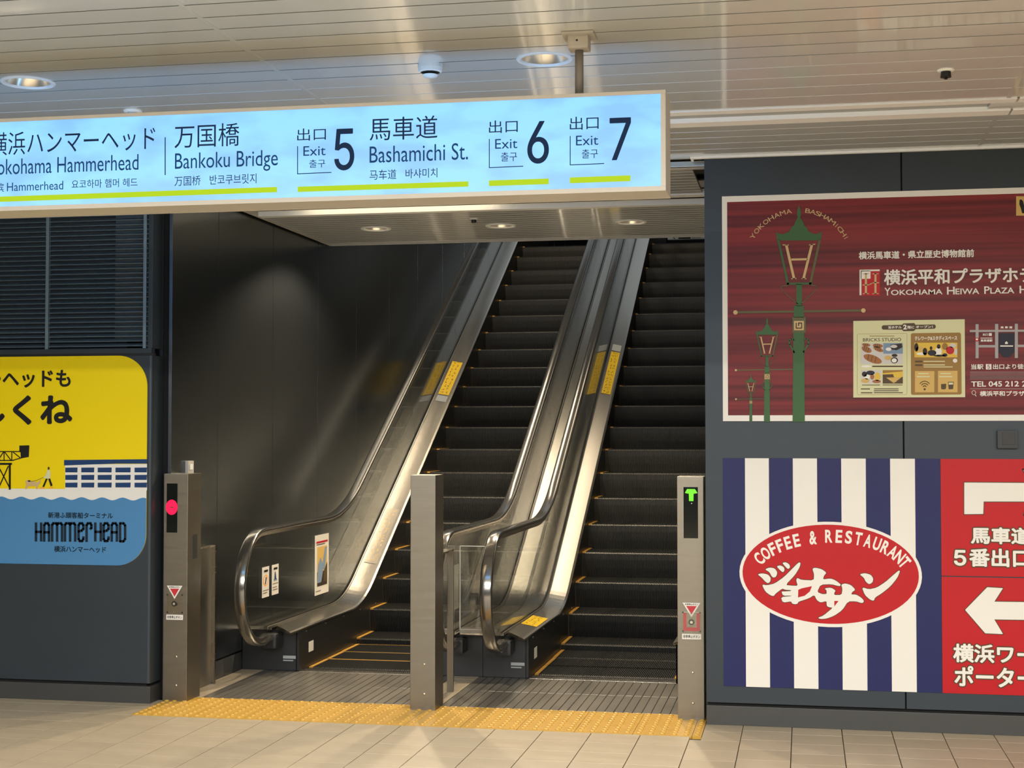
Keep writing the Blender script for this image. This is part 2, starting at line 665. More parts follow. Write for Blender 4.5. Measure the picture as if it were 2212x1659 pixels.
# ================================================================== CEILING
ceil = struct('ceiling', bx(-9, 8, -6, 8.36, ZC + .14, ZC + .25), 'ceiling_dark', origin=(0, 0, 0))
DL = [(-3.317, 5.955, .103), (-1.033, 5.985, .103)]
SL = [(-3.087, 10.575, .105), (-2.153, 10.60, .105), (-1.204, 10.59, .105)]


def cut(me, holes, z):
    """lamp holes cut through a plank"""
    o = bpy.data.objects.new('tmp', me)
    col.objects.link(o)
    bm = bmesh.new()
    for x, y, r in holes: cyl(bm, (x, y, z - .1), (x, y, z + .2), r, 40)
    cm = mesh_of(bm, 'black', 'tmpc')
    c = bpy.data.objects.new('tmpc', cm)
    col.objects.link(c)
    md = o.modifiers.new('b', 'BOOLEAN')
    md.object = c
    md.operation = 'DIFFERENCE'
    md.solver = 'EXACT'
    dg = bpy.context.evaluated_depsgraph_get()
    r = bpy.data.meshes.new_from_object(o.evaluated_get(dg))
    for q in (o, c): bpy.data.objects.remove(q)
    while len(r.materials) > 1: r.materials.pop()
    for p in r.polygons: p.material_index = 0
    return r


def planks(parent, ys, xs, z, m, holes, name='ceiling_plank'):
    for a, b_ in zip(ys, ys[1:]):
        for x0, x1 in zip(xs, xs[1:]):
            bm = bx(x0 + .002, x1 - .002, a + .005, b_ - .005, z, z + .0012) if a < 6.25 else bx(x0 + .002, x1 - .002, a + .004, b_ - .004, z, z + .018, bev=0.002)
            hs = [h for h in holes if x0 < h[0] < x1 and a - h[2] < h[1] < b_ + h[2]]
            if hs:
                me = mesh_of(bm, m, name)
                me = cut(me, hs, z)
                inst(name, me, (0, 0, 0), parent)
            else:
                obj(name, bm, m, parent)


ya = [4.30, 4.46, 4.62, 4.80, 4.978, 5.141, 5.30, 5.462, 5.622, 5.784, 5.955, 6.125, 6.305, 6.497, 6.690, 6.880, 7.08]
XJ = [-6.4, -2.175, 0.925, 4.0]
planks(ceil, ya, XJ, ZC, 'ceiling_white', DL)
yb = [7.43, 7.595, 7.755, 7.915, 8.075, 8.235, 8.355]
planks(ceil, yb, XJ, ZC, 'ceiling_white', [])
bm = bmesh.new()
for k in range(60):
    y1 = 4.30 - k * .172
    if y1 < -5.9: break
    for x0, x1 in ((-9, -2.175), (-2.175, .925), (.925, 8)):
        box(bm, x0 + .002, x1 - .002, y1 - .172 + .0035, y1 - .0035, ZC, ZC + .0012)
for x0, x1 in ((-9, -6.4), (4.0, 8)):
    for ys in (ya, yb):
        for a, b_ in zip(ys, ys[1:]): box(bm, x0, x1, a + .0035, b_ - .0035, ZC, ZC + .018)
obj('plank_field', bm, 'ceiling_white', ceil, kind='stuff')
# joint covers between plank fields
for x in (-2.175, 0.925):
    obj('joint_cover', bx(x - .009, x + .009, 4.30, 7.08, ZC - .003, ZC + .002, bev=.0012), 'ceiling_white', ceil)
    obj('joint_cover', bx(x - .009, x + .009, 7.43, 8.355, ZC - .003, ZC + .002, bev=.0012), 'ceiling_white', ceil)
# air slot with white lips along the ceiling
for x0, x1 in ((-6.4, -2.17), (-2.17, 0.965), (0.975, 4.0)):
    obj('slot_lip', bx(x0, x1, 7.085, 7.165, ZC - .006, ZC + .03, bev=.002), 'ceiling_trim', ceil)
    obj('slot_lip', bx(x0, x1, 7.315, 7.425, ZC - .010, ZC + .03, bev=.002), 'ceiling_trim', ceil)
obj('slot_diffuser', bx(-6.4, 0.86, 7.165, 7.315, ZC + .012, ZC + .02), 'slot_grey', ceil)
obj('slot_diffuser', bx(0.86, 4.0, 7.165, 7.315, ZC - .004, ZC + .01), 'ceiling_white', ceil)
# white edge strips above the walls
obj('edge_strip', bx(XR - .065, 8, 8.270, 8.298, ZC - .012, ZC + .01, bev=.002), 'ceiling_trim', ceil)
obj('edge_strip', bx(XR - .075, XR - .06, 8.270, 8.44, ZC - .012, ZC + .01, bev=.002), 'ceiling_trim', ceil)
obj('edge_strip', bx(-9, XL, 8.270, 8.298, ZC - .012, ZC + .01, bev=.002), 'ceiling_trim', ceil)

# ---- soffit over the escalator landing
ZS = 3.10
sof = struct('trim_1', bx(-3.70, -0.60, 8.37, 11.4, ZS + .14, ZS + .24), 'ceiling_dark', origin=(-2.15, 9.9, ZS))
sof['label'] = 'lowered slatted soffit over the foot of the escalators'
ys = [8.50 + .098 * k for k in range(10)]
planks(sof, ys, [-3.70, -0.615], ZS, 'ceiling_white', [], 'soffit_plank')
ys = [9.86 + .0965 * k for k in range(17)]
planks(sof, ys, [-3.70, -0.60], ZS, 'ceiling_white', SL, 'soffit_plank')
obj('soffit_rail', bx(-3.72, XR, 8.365, 8.395, ZS - .012, ZS + .02, bev=.003), 'steel_dark', sof)
obj('soffit_rail', bx(-3.72, XR, 8.43, 8.47, ZS - .012, ZS + .02, bev=.003), 'sign_frame', sof)
obj('slot_lip', bx(-3.70, -0.60, 9.395, 9.50, ZS - .006, ZS + .03, bev=.002), 'ceiling_trim', sof)
obj('slot_lip', bx(-3.70, -0.60, 9.775, 9.855, ZS - .006, ZS + .03, bev=.002), 'ceiling_trim', sof)
obj('slot_back', bx(-3.70, -0.60, 9.50, 9.775, ZS + .10, ZS + .11), 'slot_grey', sof)
obj('edge_strip', bx(-3.712, -3.70, 8.40, 11.41, ZS - .01, ZS + .1, bev=.002), 'sign_frame', sof)
obj('edge_strip', bx(-3.70, -0.60, 11.404, 11.42, ZS - .01, ZS + .2, bev=.002), 'sign_frame', sof)
obj('light_tube', cyl(bmesh.new(), (-3.36, 9.66, ZS + .05), (-2.02, 9.66, ZS + .05), .014, 12), 'slot_glow', sof)

# ================================================================== WALLS
def wall_panel(parent, x0, x1, z0, z1, y=WY, m='wall_panel', th=.02):
    return obj('wall_panel', bx(x0 + .004, x1 - .004, y, y + th, z0, z1, bev=.002), m, parent)


wr = struct('wall_right', bx(XR + .004, 8, WY + .02, WY + .5, 0.0, ZC + .2), 'gap_black', origin=(2, WY, 0))
for x0, x1 in ((XR - .004, 0.525), (0.525, 1.60), (1.60, 2.68), (2.68, 3.76), (3.76, 8)):
    wall_panel(wr, x0, x1, 0.122, ZC - .012)
struct('baseboard_right', bx(XR, 8, WY + .002, WY + .03, 0, 0.105, bev=.002), 'wall_base')
# return of the right wall, facing the shaft
wrs = struct('wall_shaft_right', bx(XR + .02, XR + .3, WY + .5, 30, 0, 9), 'gap_black', origin=(XR, 9, 0))
obj('wall_panel', bx(XR, XR + .02, WY + .021, 9.2, .12, 3.1, bev=.002), 'wall_panel', wrs)
yy = 9.2
while yy < 29:
    obj('wall_panel', bx(XR, XR + .02, yy + .004, yy + 1.03, .12, 8.6), 'wall_gloss', wrs)
    yy += 1.034

wl = struct('wall_left', bx(-9, XL - .03, WY + .02, WY + .5, 0.0, 2.05), 'gap_black', origin=(-5, WY, 0))
for x0, x1 in ((-9, -7.1), (-7.1, -5.95), (-5.95, XL - .012)):
    wall_panel(wl, x0, x1, 0.118, 2.058)
# rounded outer corner and its return
bm = bmesh.new()
prof = [(XL - .016, WY + .001), (XL - .008, WY + .003), (XL - .002, WY + .009), (XL, WY + .018), (XL, WY + .14)]
a = [bm.verts.new((x, y, .118)) for x, y in prof]
b_ = [bm.verts.new((x, y, 2.058)) for x, y in prof]
for i in range(len(prof) - 1): bm.faces.new((a[i], a[i + 1], b_[i + 1], b_[i]))
obj('corner_panel', bm, 'wall_panel', wl, smooth=True)
struct('baseboard_left', bx(-9, XL, WY + .002, WY + .16, 0, 0.10, bev=.003), 'wall_base')
obj('wall_panel', bx(XL - .02, XL, WY + .14, WY + .155, .118, 3.1), 'wall_panel', wl)
obj('wall_cap', bx(-9, XL + .008, WY - .001, WY + .03, 2.058, 2.072), 'black', wl)

# louvred opening above the left wall
lv = thing('louver_grille', 'dark grey horizontal louvre grille above the yellow poster', 'grille', (-4.6, WY, 2.075))
obj('back_panel', bx(-9, XL - .02, WY + .22, WY + .24, 2.07, ZC), 'louver_back', lv)
obj('duct_panel', bx(-4.10, -3.83, WY + .12, WY + .21, 2.16, ZC), 'duct_panel', lv)
k = 0
z = 2.115
while z < ZC - .01:
    bm = bmesh.new()
    plate(bm, [(WY + .012, z), (WY + .05, z + .016), (WY + .05, z + .0185), (WY + .012, z + .0025)], -6.5, XL - .035)
    obj('louver_slat', bm, 'louver', lv)
    z += .0291
for x in (-5.17, -4.487, -3.855):
    obj('mullion', bx(x - .010, x + .010, WY + .004, WY + .03, 2.085, ZC, bev=.002), 'louver', lv)
obj('louver_frame', bx(-9, XL - .006, WY, WY + .05, 2.072, 2.102, bev=.003), 'wall_panel', lv)
obj('louver_frame', bx(XL - .030, XL - .001, WY, WY + .14, 2.102, ZC, bev=.003), 'wall_panel', lv)

# long side wall of the shaft, satin metal panels
ws = struct('wall_shaft_left', bx(XS - .3, XS - .02, WY + .165, 30, 0, 9), 'gap_black', origin=(XS, 9, 0))
sy_ = [8.44, 9.166, 10.19, 11.20, 12.22] + [13.251 + 1.03 * k for k in range(17)]
for a, b_ in zip(sy_, sy_[1:]):
    obj('wall_panel', bx(XS - .02, XS, a + .003, b_ - .003, .132, 9, bev=.0005), 'wall_gloss', ws)
struct('baseboard_shaft', bx(XS - .018, XS - .003, 8.44, 9.75, 0, .118), 'wall_base')
# shaft ceiling, landing floor and end wall of the upper hall
bm = bmesh.new()
plate(bm, [(11.42, 3.3), (17.6, 6.9), (17.6, 7.1), (11.42, 3.5)], XS, XR)
struct('ceiling_shaft', bm, 'ceiling_white')
struct('ceiling_upper_hall', bx(-8, 6, 17.6, 30, 7.0, 7.2), 'ceiling_white')
struct('floor_upper_hall', bx(XS, XR, 18.35, 30, 3.6, 3.885), 'dark_hall')
struct('wall_upper_hall', bx(-8, 6, 30, 30.2, 3, 7.2), 'dark_hall')
# walls of the concourse behind and beside the camera
struct('wall_back', bx(-9, 8, -6.2, -6, 0, ZC + .2), 'wall_panel')
struct('wall_far_left', bx(-9.2, -9, -6, 8.8, 0, ZC + .2), 'wall_panel')
struct('wall_far_right', bx(8, 8.2, -6, 8.8, 0, ZC + .2), 'wall_panel')

# ================================================================== ESCALATORS
SLO = 0.5700
TH = math.atan(SLO)


def fillet_path(pts, rad, n=10):
    """polyline in (Y, Z) with rounded corners"""
    out = [pts[0]]
    for i in range(1, len(pts) - 1):
        p0, p1, p2 = Vector(pts[i - 1]), Vector(pts[i]), Vector(pts[i + 1])
        r = rad[i - 1]
        d0, d1 = (p0 - p1).normalized(), (p2 - p1).normalized()
        ang = d0.angle(d1)
        t = r / math.tan(ang / 2)
        a, b2 = p1 + d0 * t, p1 + d1 * t
        c = p1 + (d0 + d1).normalized() * (r / math.sin(ang / 2))
        va, vb = a - c, b2 - c
        tot = va.angle_signed(vb)
        for k in range(n + 1):
            f = -tot * k / n
            cs, sn = math.cos(f), math.sin(f)
            out.append((c.x + va.x * cs - va.y * sn, c.y + va.x * sn + va.y * cs))
    out.append(pts[-1])
    return out


def zi(path, y):
    for (a, za), (b2, zb) in zip(path, path[1:]):
        if a <= y <= b2: return za + (zb - za) * (y - a) / ((b2 - a) or 1)
    return path[-1][1] if y > path[-1][0] else path[0][1]


def offs(path, d):
    out = []
    n = len(path)
    for i, (y, z) in enumerate(path):
        a, c = path[max(0, i - 1)], path[min(n - 1, i + 1)]
        t = Vector((c[0] - a[0], c[1] - a[1])).normalized()
        out.append((y - t.y * d, z + t.x * d))
    return out


ZD = 0.28            # height of the deck edge on the level part
deck_line = lambda y: 1.327 + SLO * (y - 12.93)
yk = 12.93 + (ZD - 1.327) / SLO
ZDT = 4.24
yk2 = 12.93 + (ZDT - 1.327) / SLO
DECK = fillet_path([(9.42, ZD), (yk, ZD), (yk2, ZDT), (19.6, ZDT)], [1.15, 1.6])
RC, RR = 9.315, 0.385            # newel: centre Y and radius of the rail's outer line
ZRT = 0.978
rail_line = lambda y: 2.168 + SLO * (y - 13.18)
yr = 13.18 + (ZRT - 2.168) / SLO
ZR2 = 4.90
yr2 = 13.18 + (ZR2 - 2.168) / SLO
top = fillet_path([(RC, ZRT), (yr, ZRT), (yr2, ZR2), (19.3, ZR2)], [1.7, 1.8])
semi = [(RC + RR * math.cos(math.radians(a)), ZRT - RR + RR * math.sin(math.radians(a))) for a in range(270, 90, -6)]
semi = [(RC + .14, ZRT - 2 * RR + .015)] + semi
RAIL = semi + top


def build_step():
    """one step with cleats on tread and riser; origin at the nose, tread runs back along +Y"""
    Wd = 0.955
    n = 76
    p = Wd / n
    bm = bmesh.new()
    prof_hi = [(.40, 0), (.012, 0), (.004, -.003), (0, -.010), (.004, -.06), (.016, -.13), (.034, -.206)]
    prof_lo = [(.40, -.006), (.016, -.006), (.010, -.009), (.007, -.013), (.011, -.06), (.023, -.13), (.041, -.206)]
    xs = []
    for i in range(n):
        xs += [(-Wd / 2 + i * p, 0), (-Wd / 2 + (i + .52) * p, 0), (-Wd / 2 + (i + .52) * p, 1), (-Wd / 2 + (i + 1) * p, 1)]
    rows = []
    for x, lo in xs:
        pr = prof_lo if lo else prof_hi
        rows.append([bm.verts.new((x, y, z)) for y, z in pr])
    for r0, r1 in zip(rows, rows[1:]):
        for i in range(len(prof_hi) - 1):
            bm.faces.new((r0[i], r0[i + 1], r1[i + 1], r1[i]))
    bmesh.ops.remove_doubles(bm, verts=bm.verts, dist=1e-6)
    bm.normal_update()
    me = bpy.data.meshes.new('step')
    for f in bm.faces:
        c = f.calc_center_median()
        f.material_index = 1 if (-.012 < c.z and c.y < .016) else 0
    bmesh.ops.recalc_face_normals(bm, faces=bm.faces)
    up_ = sum(f.normal.z for f in bm.faces if abs(f.normal.z) > .9)
    if up_ < 0: bmesh.ops.reverse_faces(bm, faces=bm.faces)
    bm.to_mesh(me)
    bm.free()
    me.materials.append(MATS['step_black'])
    me.materials.append(MATS['step_edge'])
    return me


STEP = build_step()
sb = bmesh.new()
box(sb, -.4775, -.452, 0.0005, .400, -.010, .0025)
STEP_MARK = mesh_of(sb, 'yellow_mark', 'edge_mark')
sb = bmesh.new()
box(sb, -.452, .452, .372, .392, -.010, .0008)
STEP_BACK = mesh_of(sb, 'yellow_mark', 'back_mark')


def noses():
    out = [(9.70 - .36 * .1, 0.0), (10.02, 0.0), (10.38, 0.002), (10.72, 0.010), (10.925, 0.050)]
    out = [(9.80, 0.0), (10.16, 0.0), (10.53, 0.003), (10.905, 0.050), (11.262, 0.230)]
    y, z = 11.62, 0.434
    k = 0
    while z < 3.70:
        out.append((y, z))
        y += .3575
        z += .2030
    out.append((y + .005, min(z - .015, 3.845)))
    out.append((y + .375, 3.885))
    out.append((y + .745, 3.888))
    return out


def escalator(label, xl, xr, rl, rr, clips, lo_outer, hi_outer):
    """xl, xr: skirt planes; rl, rr: centre lines of the two handrails"""
    e = thing('escalator', label, 'escalator', ((xl + xr) / 2, 9.7, 0), 'pair of escalators side by side')
    xc = (xl + xr) / 2
    for i, (y, z) in enumerate(noses()):
        s_ = inst('step', STEP, (xc, y, z), e)
        s_.scale.x = (xr - xl - .006) / .955
        inst('edge_mark', STEP_MARK, (xc, y, z), s_)
        mk = inst('edge_mark', STEP_MARK, (xc, y, z), s_)
        mk.location.x = .4775 + .452
        if clips and i < 3: inst('back_mark', STEP_BACK, (xc, y, z), s_)
    # fill under first flat step, up to the comb
    obj('comb_plate', bx(xl + .002, xr - .002, 9.620, 9.70, -.02, 0.001, bev=.002), 'steel', e)
    bm = bmesh.new()
    nt2 = 76
    for i in range(nt2):
        x = xl + .006 + (i + .2) * (xr - xl - .012) / nt2
        box(bm, x, x + .006, 9.69, 9.735, -.012, 0.004)
    obj('comb_teeth', bm, 'step_edge', e, kind='stuff')
    obj('step_pan', bx(xl, xr, 9.66, 10.4, -.05, -.015), 'base_black', e)
    for side, xs_, xrail in ((-1, xl, rl), (1, xr, rr)):
        o_ = side            # outward direction
        # skirt
        low = [(9.60, -.01), (11.0, -.01), (11.3, .02)] + [(y, zi(DECK, y) - .42) for y in (11.7, 12.3, 14, 16, 17.7)] + [(19.6, 3.80)]
        upp = [(y, z - .004) for y, z in DECK if y > 9.60]
        upp = [(9.60, ZD - .004)] + upp
        bm = bmesh.new()
        yy = sorted(set([p[0] for p in low] + [p[0] for p in upp]))
        va, vb = [], []
        for y in yy:
            zl, zu = zi(low, y), zi(upp, y)
            va.append([bm.verts.new((xs_, y, zl)), bm.verts.new((xs_, y, zu))])
            vb.append([bm.verts.new((xs_ + o_ * .02, y, zl)), bm.verts.new((xs_ + o_ * .02, y, zu))])
        for A in (va, vb):
            for q, r in zip(A, A[1:]): bm.faces.new((q[0], q[1], r[1], r[0]))
        for q, r, s2, t2 in zip(va, va[1:], vb, vb[1:]):
            bm.faces.new((q[1], s2[1], t2[1], r[1]))
        bmesh.ops.recalc_face_normals(bm, faces=bm.faces)
        obj('skirt_panel', bm, 'skirt', e)
        # inner deck: sloping strip between skirt edge and glass
        xg = xrail
        sec = [(xs_ - o_ * .004, -.012), (xs_ - o_ * .004, 0.0), (xs_ + o_ * .012, .006), (xg - o_ * .012, .030), (xg - o_ * .012, .006)]
        bm = sweep(bmesh.new(), DECK, sec)
        # chamfered nose of the deck
        for v in bm.verts:
            if abs(v.co.y - 9.42) < .02: v.co.y += abs(v.co.x - xs_) * 1.1
        d = obj('inner_deck', bm, 'steel', e)
        # bead that holds the glass
        bm = sweep(bmesh.new(), [p for p in DECK], [(xg - .014, .020), (xg - .014, .038), (xg - .008, .040), (xg - .008, .020)])
        obj('glazing_bead', bm, 'steel_dark', e)
        bm = sweep(bmesh.new(), [p for p in DECK], [(xg + .014, .020), (xg + .014, .038), (xg + .008, .040), (xg + .008, .020)])
        obj('glazing_bead', bm, 'steel_dark', e)
        # handrail: C section, its guide, both following the newel
        hw, hh = .038, .030
        sec = []
        sg = [(-hw + .012, -hh), (-hw, -hh + .008), (-hw, -.010), (-hw + .004, -.003), (-hw + .014, 0), (0, .0015), (hw - .014, 0), (hw - .004, -.003), (hw, -.010), (hw, -hh + .008), (hw - .012, -hh)]
        sec = [(xrail + a_, b2) for a_, b2 in sg]
        obj('handrail', sweep(bmesh.new(), RAIL, sec), 'handrail', e, smooth=True)
        sec = [(xrail - .020, -.052), (xrail - .020, -hh + .002), (xrail + .020, -hh + .002), (xrail + .020, -.052)]
        obj('rail_guide', sweep(bmesh.new(), RAIL, sec), 'steel', e)
        # glass panels, joints square to the slope
        inner = offs(RAIL, -.045)
        gbase = [(y, z + .022) for y, z in DECK]
        cuts = [(None, None), (11.665, 11.43), (13.30, 13.02), (14.95, 14.66), (16.6, 16.31), (18.1, 17.9), (19.3, 19.3)]
        tp = inner[len(semi):]
        for k in range(len(cuts) - 1):
            g = .0022
            y1b, y1t = cuts[k + 1][0] - g, cuts[k + 1][1] - g
            if k == 0:
                nose = inner[3:len(semi)]
                lower = [(9.53, zi(gbase, 9.53))] + [(y, z) for y, z in gbase if 9.6 < y < y1b] + [(y1b, zi(gbase, y1b))]
                upper = [(y1t, zi(tp, y1t))] + [(y, z) for y, z in reversed(tp) if y < y1t - .01]
                poly = lower + upper + list(reversed(nose))
            else:
                y0b, y0t = cuts[k][0] + g, cuts[k][1] + g
                lower = [(y0b, zi(gbase, y0b))] + [(y, z) for y, z in gbase if y0b + .01 < y < y1b - .01] + [(y1b, zi(gbase, y1b))]
                upper = [(y1t, zi(tp, y1t))] + [(y, z) for y, z in reversed(tp) if y0t + .01 < y < y1t - .01] + [(y0t, zi(tp, y0t))]
                poly = lower + upper
            obj('glass_panel', plate(bmesh.new(), poly, xg - .005, xg + .005), 'glass', e)
        # newel base box with rail inlet
        xo = xg + o_ * .05
        if side == -1 and lo_outer is not None: xo = lo_outer
        if side == 1 and hi_outer is not None: xo = hi_outer
        x0, x1 = sorted((xs_ + o_ * .004, xo))
        nb = obj('newel_base', bx(x0, x1, 9.62, 11.2, 0, ZD - .006, bev=.004), 'base_black', e)
        obj('rail_inlet', bx(xrail - .052, xrail + .052, 9.47, 9.63, .165, .262, bev=.02), 'base_black', e)
        # outer deck
        x0, x1 = sorted((xg + o_ * .012, xo))
        if abs(x1 - x0) > .05:
            sec = [(x0, .0), (x0, .022), (x1, .022), (x1, .0)]
            obj('outer_deck', sweep(bmesh.new(), [(max(y, 9.56), z) for y, z in DECK], sec), 'steel', e)
            sec = [(x0, -.35), (x0, -.001), (x1, -.001), (x1, -.35)]
            pth = [p for p in DECK if p[0] > yk + .5]
            obj('deck_support', sweep(bmesh.new(), pth, sec), 'base_black', e)
    return e


XM = -2.075          # line where the two machines meet
e1 = escalator('left escalator with yellow lines on its dark steps, beside the metal side wall', -3.330, -2.375, -3.495, -2.225, True, XS + .002, XM - .001)
e2 = escalator('right escalator under the green arrow post, steps without cross lines', -1.765, -0.810, -1.910, -0.665, False, XM + .001, XR - .003)
e1['group'] = e2['group'] = 'pair of escalators side by side'

# deck seam strip in the middle
obj('seam_strip', sweep(bmesh.new(), [(max(y, 9.57), z) for y, z in DECK], [(XM - .012, .020), (XM - .012, .026), (XM + .012, .026), (XM + .012, .020)]), 'steel_dark', e2)

# marks on the newel bases
for e, x in ((e1, -3.40), (e2, -1.84)):
    obj('rating_plate', bx(x - .045, x + .045, 9.612, 9.62, .082, .102), 'slot_grey', e, label='small grey plate on the black newel base')
    obj('rating_plate', bx(x - .045, x + .025, 9.612, 9.62, .066, .074), 'slot_grey', e)
for e, x, y in ((e1, -3.330, 9.80), (e2, -1.765, 9.80)):
    obj('skirt_sticker', bx(x + .0005, x + .002, y, y + .10, .10, .17), 'paper', e, label='small white sticker on the dark skirt')
    for k in range(5):
        obj('skirt_bolt', cyl(bmesh.new(), (x, 9.75 + k * .42, ZD - .03), (x + .004, 9.75 + k * .42, ZD - .03), .006, 8), 'steel_dark', e)

# yellow caution labels stuck on the inner decks
def deck_sticker(e, xs_, xg, y0, y1, m='sticker_yellow', lift=.0015, dots=True, f0=.12, f1=.93, lab='yellow caution label', pm='ink_black'):
    def P_(f, y):
        t = Vector((1, zi(DECK, y + .02) - zi(DECK, y - .02)))
        x = xs_ + (xg - xs_) * f
        n_ = .006 + (.030 - .006) * f + lift
        sl = math.atan((zi(DECK, y + .05) - zi(DECK, y - .05)) / .1)
        return (x, y - math.sin(sl) * n_, zi(DECK, y) + math.cos(sl) * n_)
    bm = bmesh.new()
    bm.faces.new([bm.verts.new(P_(f, y)) for f, y in ((f0, y0), (f1, y0), (f1, y1), (f0, y1))])
    bm.normal_update()
    for f in bm.faces:
        if f.normal.z < 0: f.normal_flip()
    s_ = obj('caution_label', bm, m, e, label=lab)
    if dots:
        lift += .0008
        bm = bmesh.new()
        n = int((y1 - y0) / .055)
        for i in range(n):
            for j in range(2):
                c0 = y0 + (i + .25) * (y1 - y0) / n
                fa = .28 + .30 * j + random.uniform(-.03, .03)
                for q in range(3):
                    a0 = fa + random.uniform(0, .17)
                    b0 = c0 + random.uniform(0, .6) * (y1 - y0) / n
                    w1, h1 = random.choice(((.10, .006), (.022, .026)))
                    bm.faces.new([bm.verts.new(P_(f, y)) for f, y in ((a0, b0), (a0 + w1, b0), (a0 + w1, b0 + h1), (a0, b0 + h1))])
        obj('label_print', bm, pm, e, kind='stuff')


deck_sticker(e1, -3.345, -3.47, 14.02, 14.62, lab='yellow caution label on the left inner deck')
deck_sticker(e1, -3.345, -3.47, 13.90, 14.00, m='slot_grey', dots=False, lab='worn grey label below the yellow one')
deck_sticker(e2, -1.78, -1.885, 14.02, 14.78, lab='yellow caution label on the right machine inner deck')
deck_sticker(e2, -1.78, -1.885, 14.80, 14.92, m='slot_grey', dots=False, lab='worn grey label above the yellow one')
deck_sticker(e2, -1.775, -1.90, 9.98, 10.44, f0=.05, f1=.9, lab='yellow caution label on the level inner deck')
deck_sticker(e1, -3.345, -3.47, 11.55, 12.25, m='steel', dots=True, lab='pale worn lettering on the inner deck', pm='ink_tan')

# stickers on the left glass balustrade
XG = -3.495 + .0055


def glass_paper(y0, y1, z0, z1, art):
    o = obj('glass_sticker', bx(XG, XG + .001, y0, y1, z0, z1), 'paper', e1, label='white notice stuck on the glass balustrade')
    for k_, (nm, q, m) in enumerate(art):
        bm = bmesh.new()
        bm.faces.new([bm.verts.new((XG + .0014 + .0004 * k_, y0 + (y1 - y0) * a_, z0 + (z1 - z0) * b2)) for a_, b2 in q])
        bm.normal_update()
        for f in bm.faces:
            if f.normal.x < 0: f.normal_flip()
        obj(nm, bm, m, o)


Q = lambda a_, b2, c_, d_: [(a_, b2), (c_, b2), (c_, d_), (a_, d_)]
CI = lambda cx_, cy_, rx, ry, n=20: [(cx_ + rx * math.cos(2 * PI * k / n), cy_ + ry * math.sin(2 * PI * k / n)) for k in range(n)]
glass_paper(10.40, 10.72, .415, .85, [('picture', Q(.16, .14, .88, .80), 'ink_tan'), ('picture', Q(.16, .14, .88, .38), 'ink_photo_d'), ('picture', [(.16, .20), (.45, .20), (.62, .45), (.40, .62), (.22, .5)], 'ink_photo_b'),
    ('picture', [(.50, .44), (.72, .78), (.86, .78), (.70, .40)], 'ink_photo_b'), ('picture', [(.60, .20), (.88, .20), (.88, .52), (.60, .36)], 'ink_dbrown'), ('lettering', Q(.1, .865, .9, .895), 'ink_red'), ('lettering', Q(.1, .835, .7, .848), 'ink_dbrown'), ('lettering', Q(.05, .06, .4, .07), 'ink_dbrown')])
glass_paper(9.325, 9.455, .515, .715, [('pictogram', CI(.5, .55, .36, .19), 'ink_orange'), ('pictogram', CI(.5, .55, .27, .15), 'paper'), ('pictogram', [(.38, .44), (.5, .42), (.62, .64), (.5, .67)], 'ink_black'), ('lettering', Q(.25, .83, .8, .9), 'ink_black'), ('lettering', Q(.1, .22, .9, .24), 'ink_dbrown'), ('lettering', Q(.1, .14, .7, .16), 'ink_dbrown')])
glass_paper(9.508, 9.637, .515, .715, [('pictogram', Q(.25, .45, .75, .52), 'ink_photo_b'), ('pictogram', [(.34, .5), (.66, .5), (.52, .76), (.42, .76)], 'ink_blue2'), ('lettering', Q(.25, .83, .8, .9), 'ink_black'), ('lettering', Q(.1, .36, .9, .38), 'ink_dbrown'), ('lettering', Q(.1, .24, .7, .26), 'ink_dbrown'), ('lettering', Q(.1, .16, .8, .18), 'ink_dbrown')])
XG2 = -2.225
obj('glass_sticker', bx(XG2 - .0065, XG2 - .0055, 9.40, 9.60, .45, .74), 'paper', e1, label='white notice on the right-hand glass, mostly behind the middle post')

# ---- landing plates
def landing(label, x0, x1, n):
    t = thing('landing_plate', label, 'plate', ((x0 + x1) / 2, 9.1, 0), 'ribbed metal landing plates at the foot of the escalators')
    obj('plate_bed', bx(x0, x1, 8.548, 9.617, -.012, -.004), 'plate_groove', t)
    p = (x1 - x0) / n
    for i in range(n):
        for a, b2 in ((8.552, 9.098), (9.102, 9.615)):
            obj('plate_rib', bx(x0 + i * p + .003, x0 + (i + 1) * p - .003, a, b2, -.006, .001, bev=.0012), 'plate_rib', t)
    return t


landing('grey ribbed landing plate in front of the left escalator', -3.585, -2.375 + .10, 23)
landing('grey ribbed landing plate in front of the right escalator', -2.095, XR - .01, 29)
sl_ = struct('trim_2', bx(XS, -3.587, 8.548, 9.75, -.012, .001, bev=.001), 'tile_b')
mid = struct('trim_3', bx(-2.272, -2.098, 8.548, 9.75, -.012, -.008), 'grout')
for k in range(5):
    obj('floor_tile', bx(-2.270, -2.100, 8.55 + k * .24, 8.787 + k * .24, -.01, .001, bev=.001), 'tile_b', mid)

# clear guard board between the middle newels
g = thing('guard_board', 'clear acrylic guard board between the two middle newels', 'guard', (-2.07, 9.5, .30))
obj('acrylic_sheet', bx(-2.200, -1.935, 9.50, 9.508, .325, .862, bev=.001), 'glass', g)
obj('sheet_edge', bx(-2.203, -2.199, 9.499, 9.509, .325, .862), 'white_plastic', g)
obj('sheet_edge', bx(-2.200, -1.935, 9.499, 9.509, .860, .864), 'white_plastic', g)
obj('sheet_foot', bx(-2.20, -1.95, 9.48, 9.56, .302, .328, bev=.003), 'steel_dark', g)

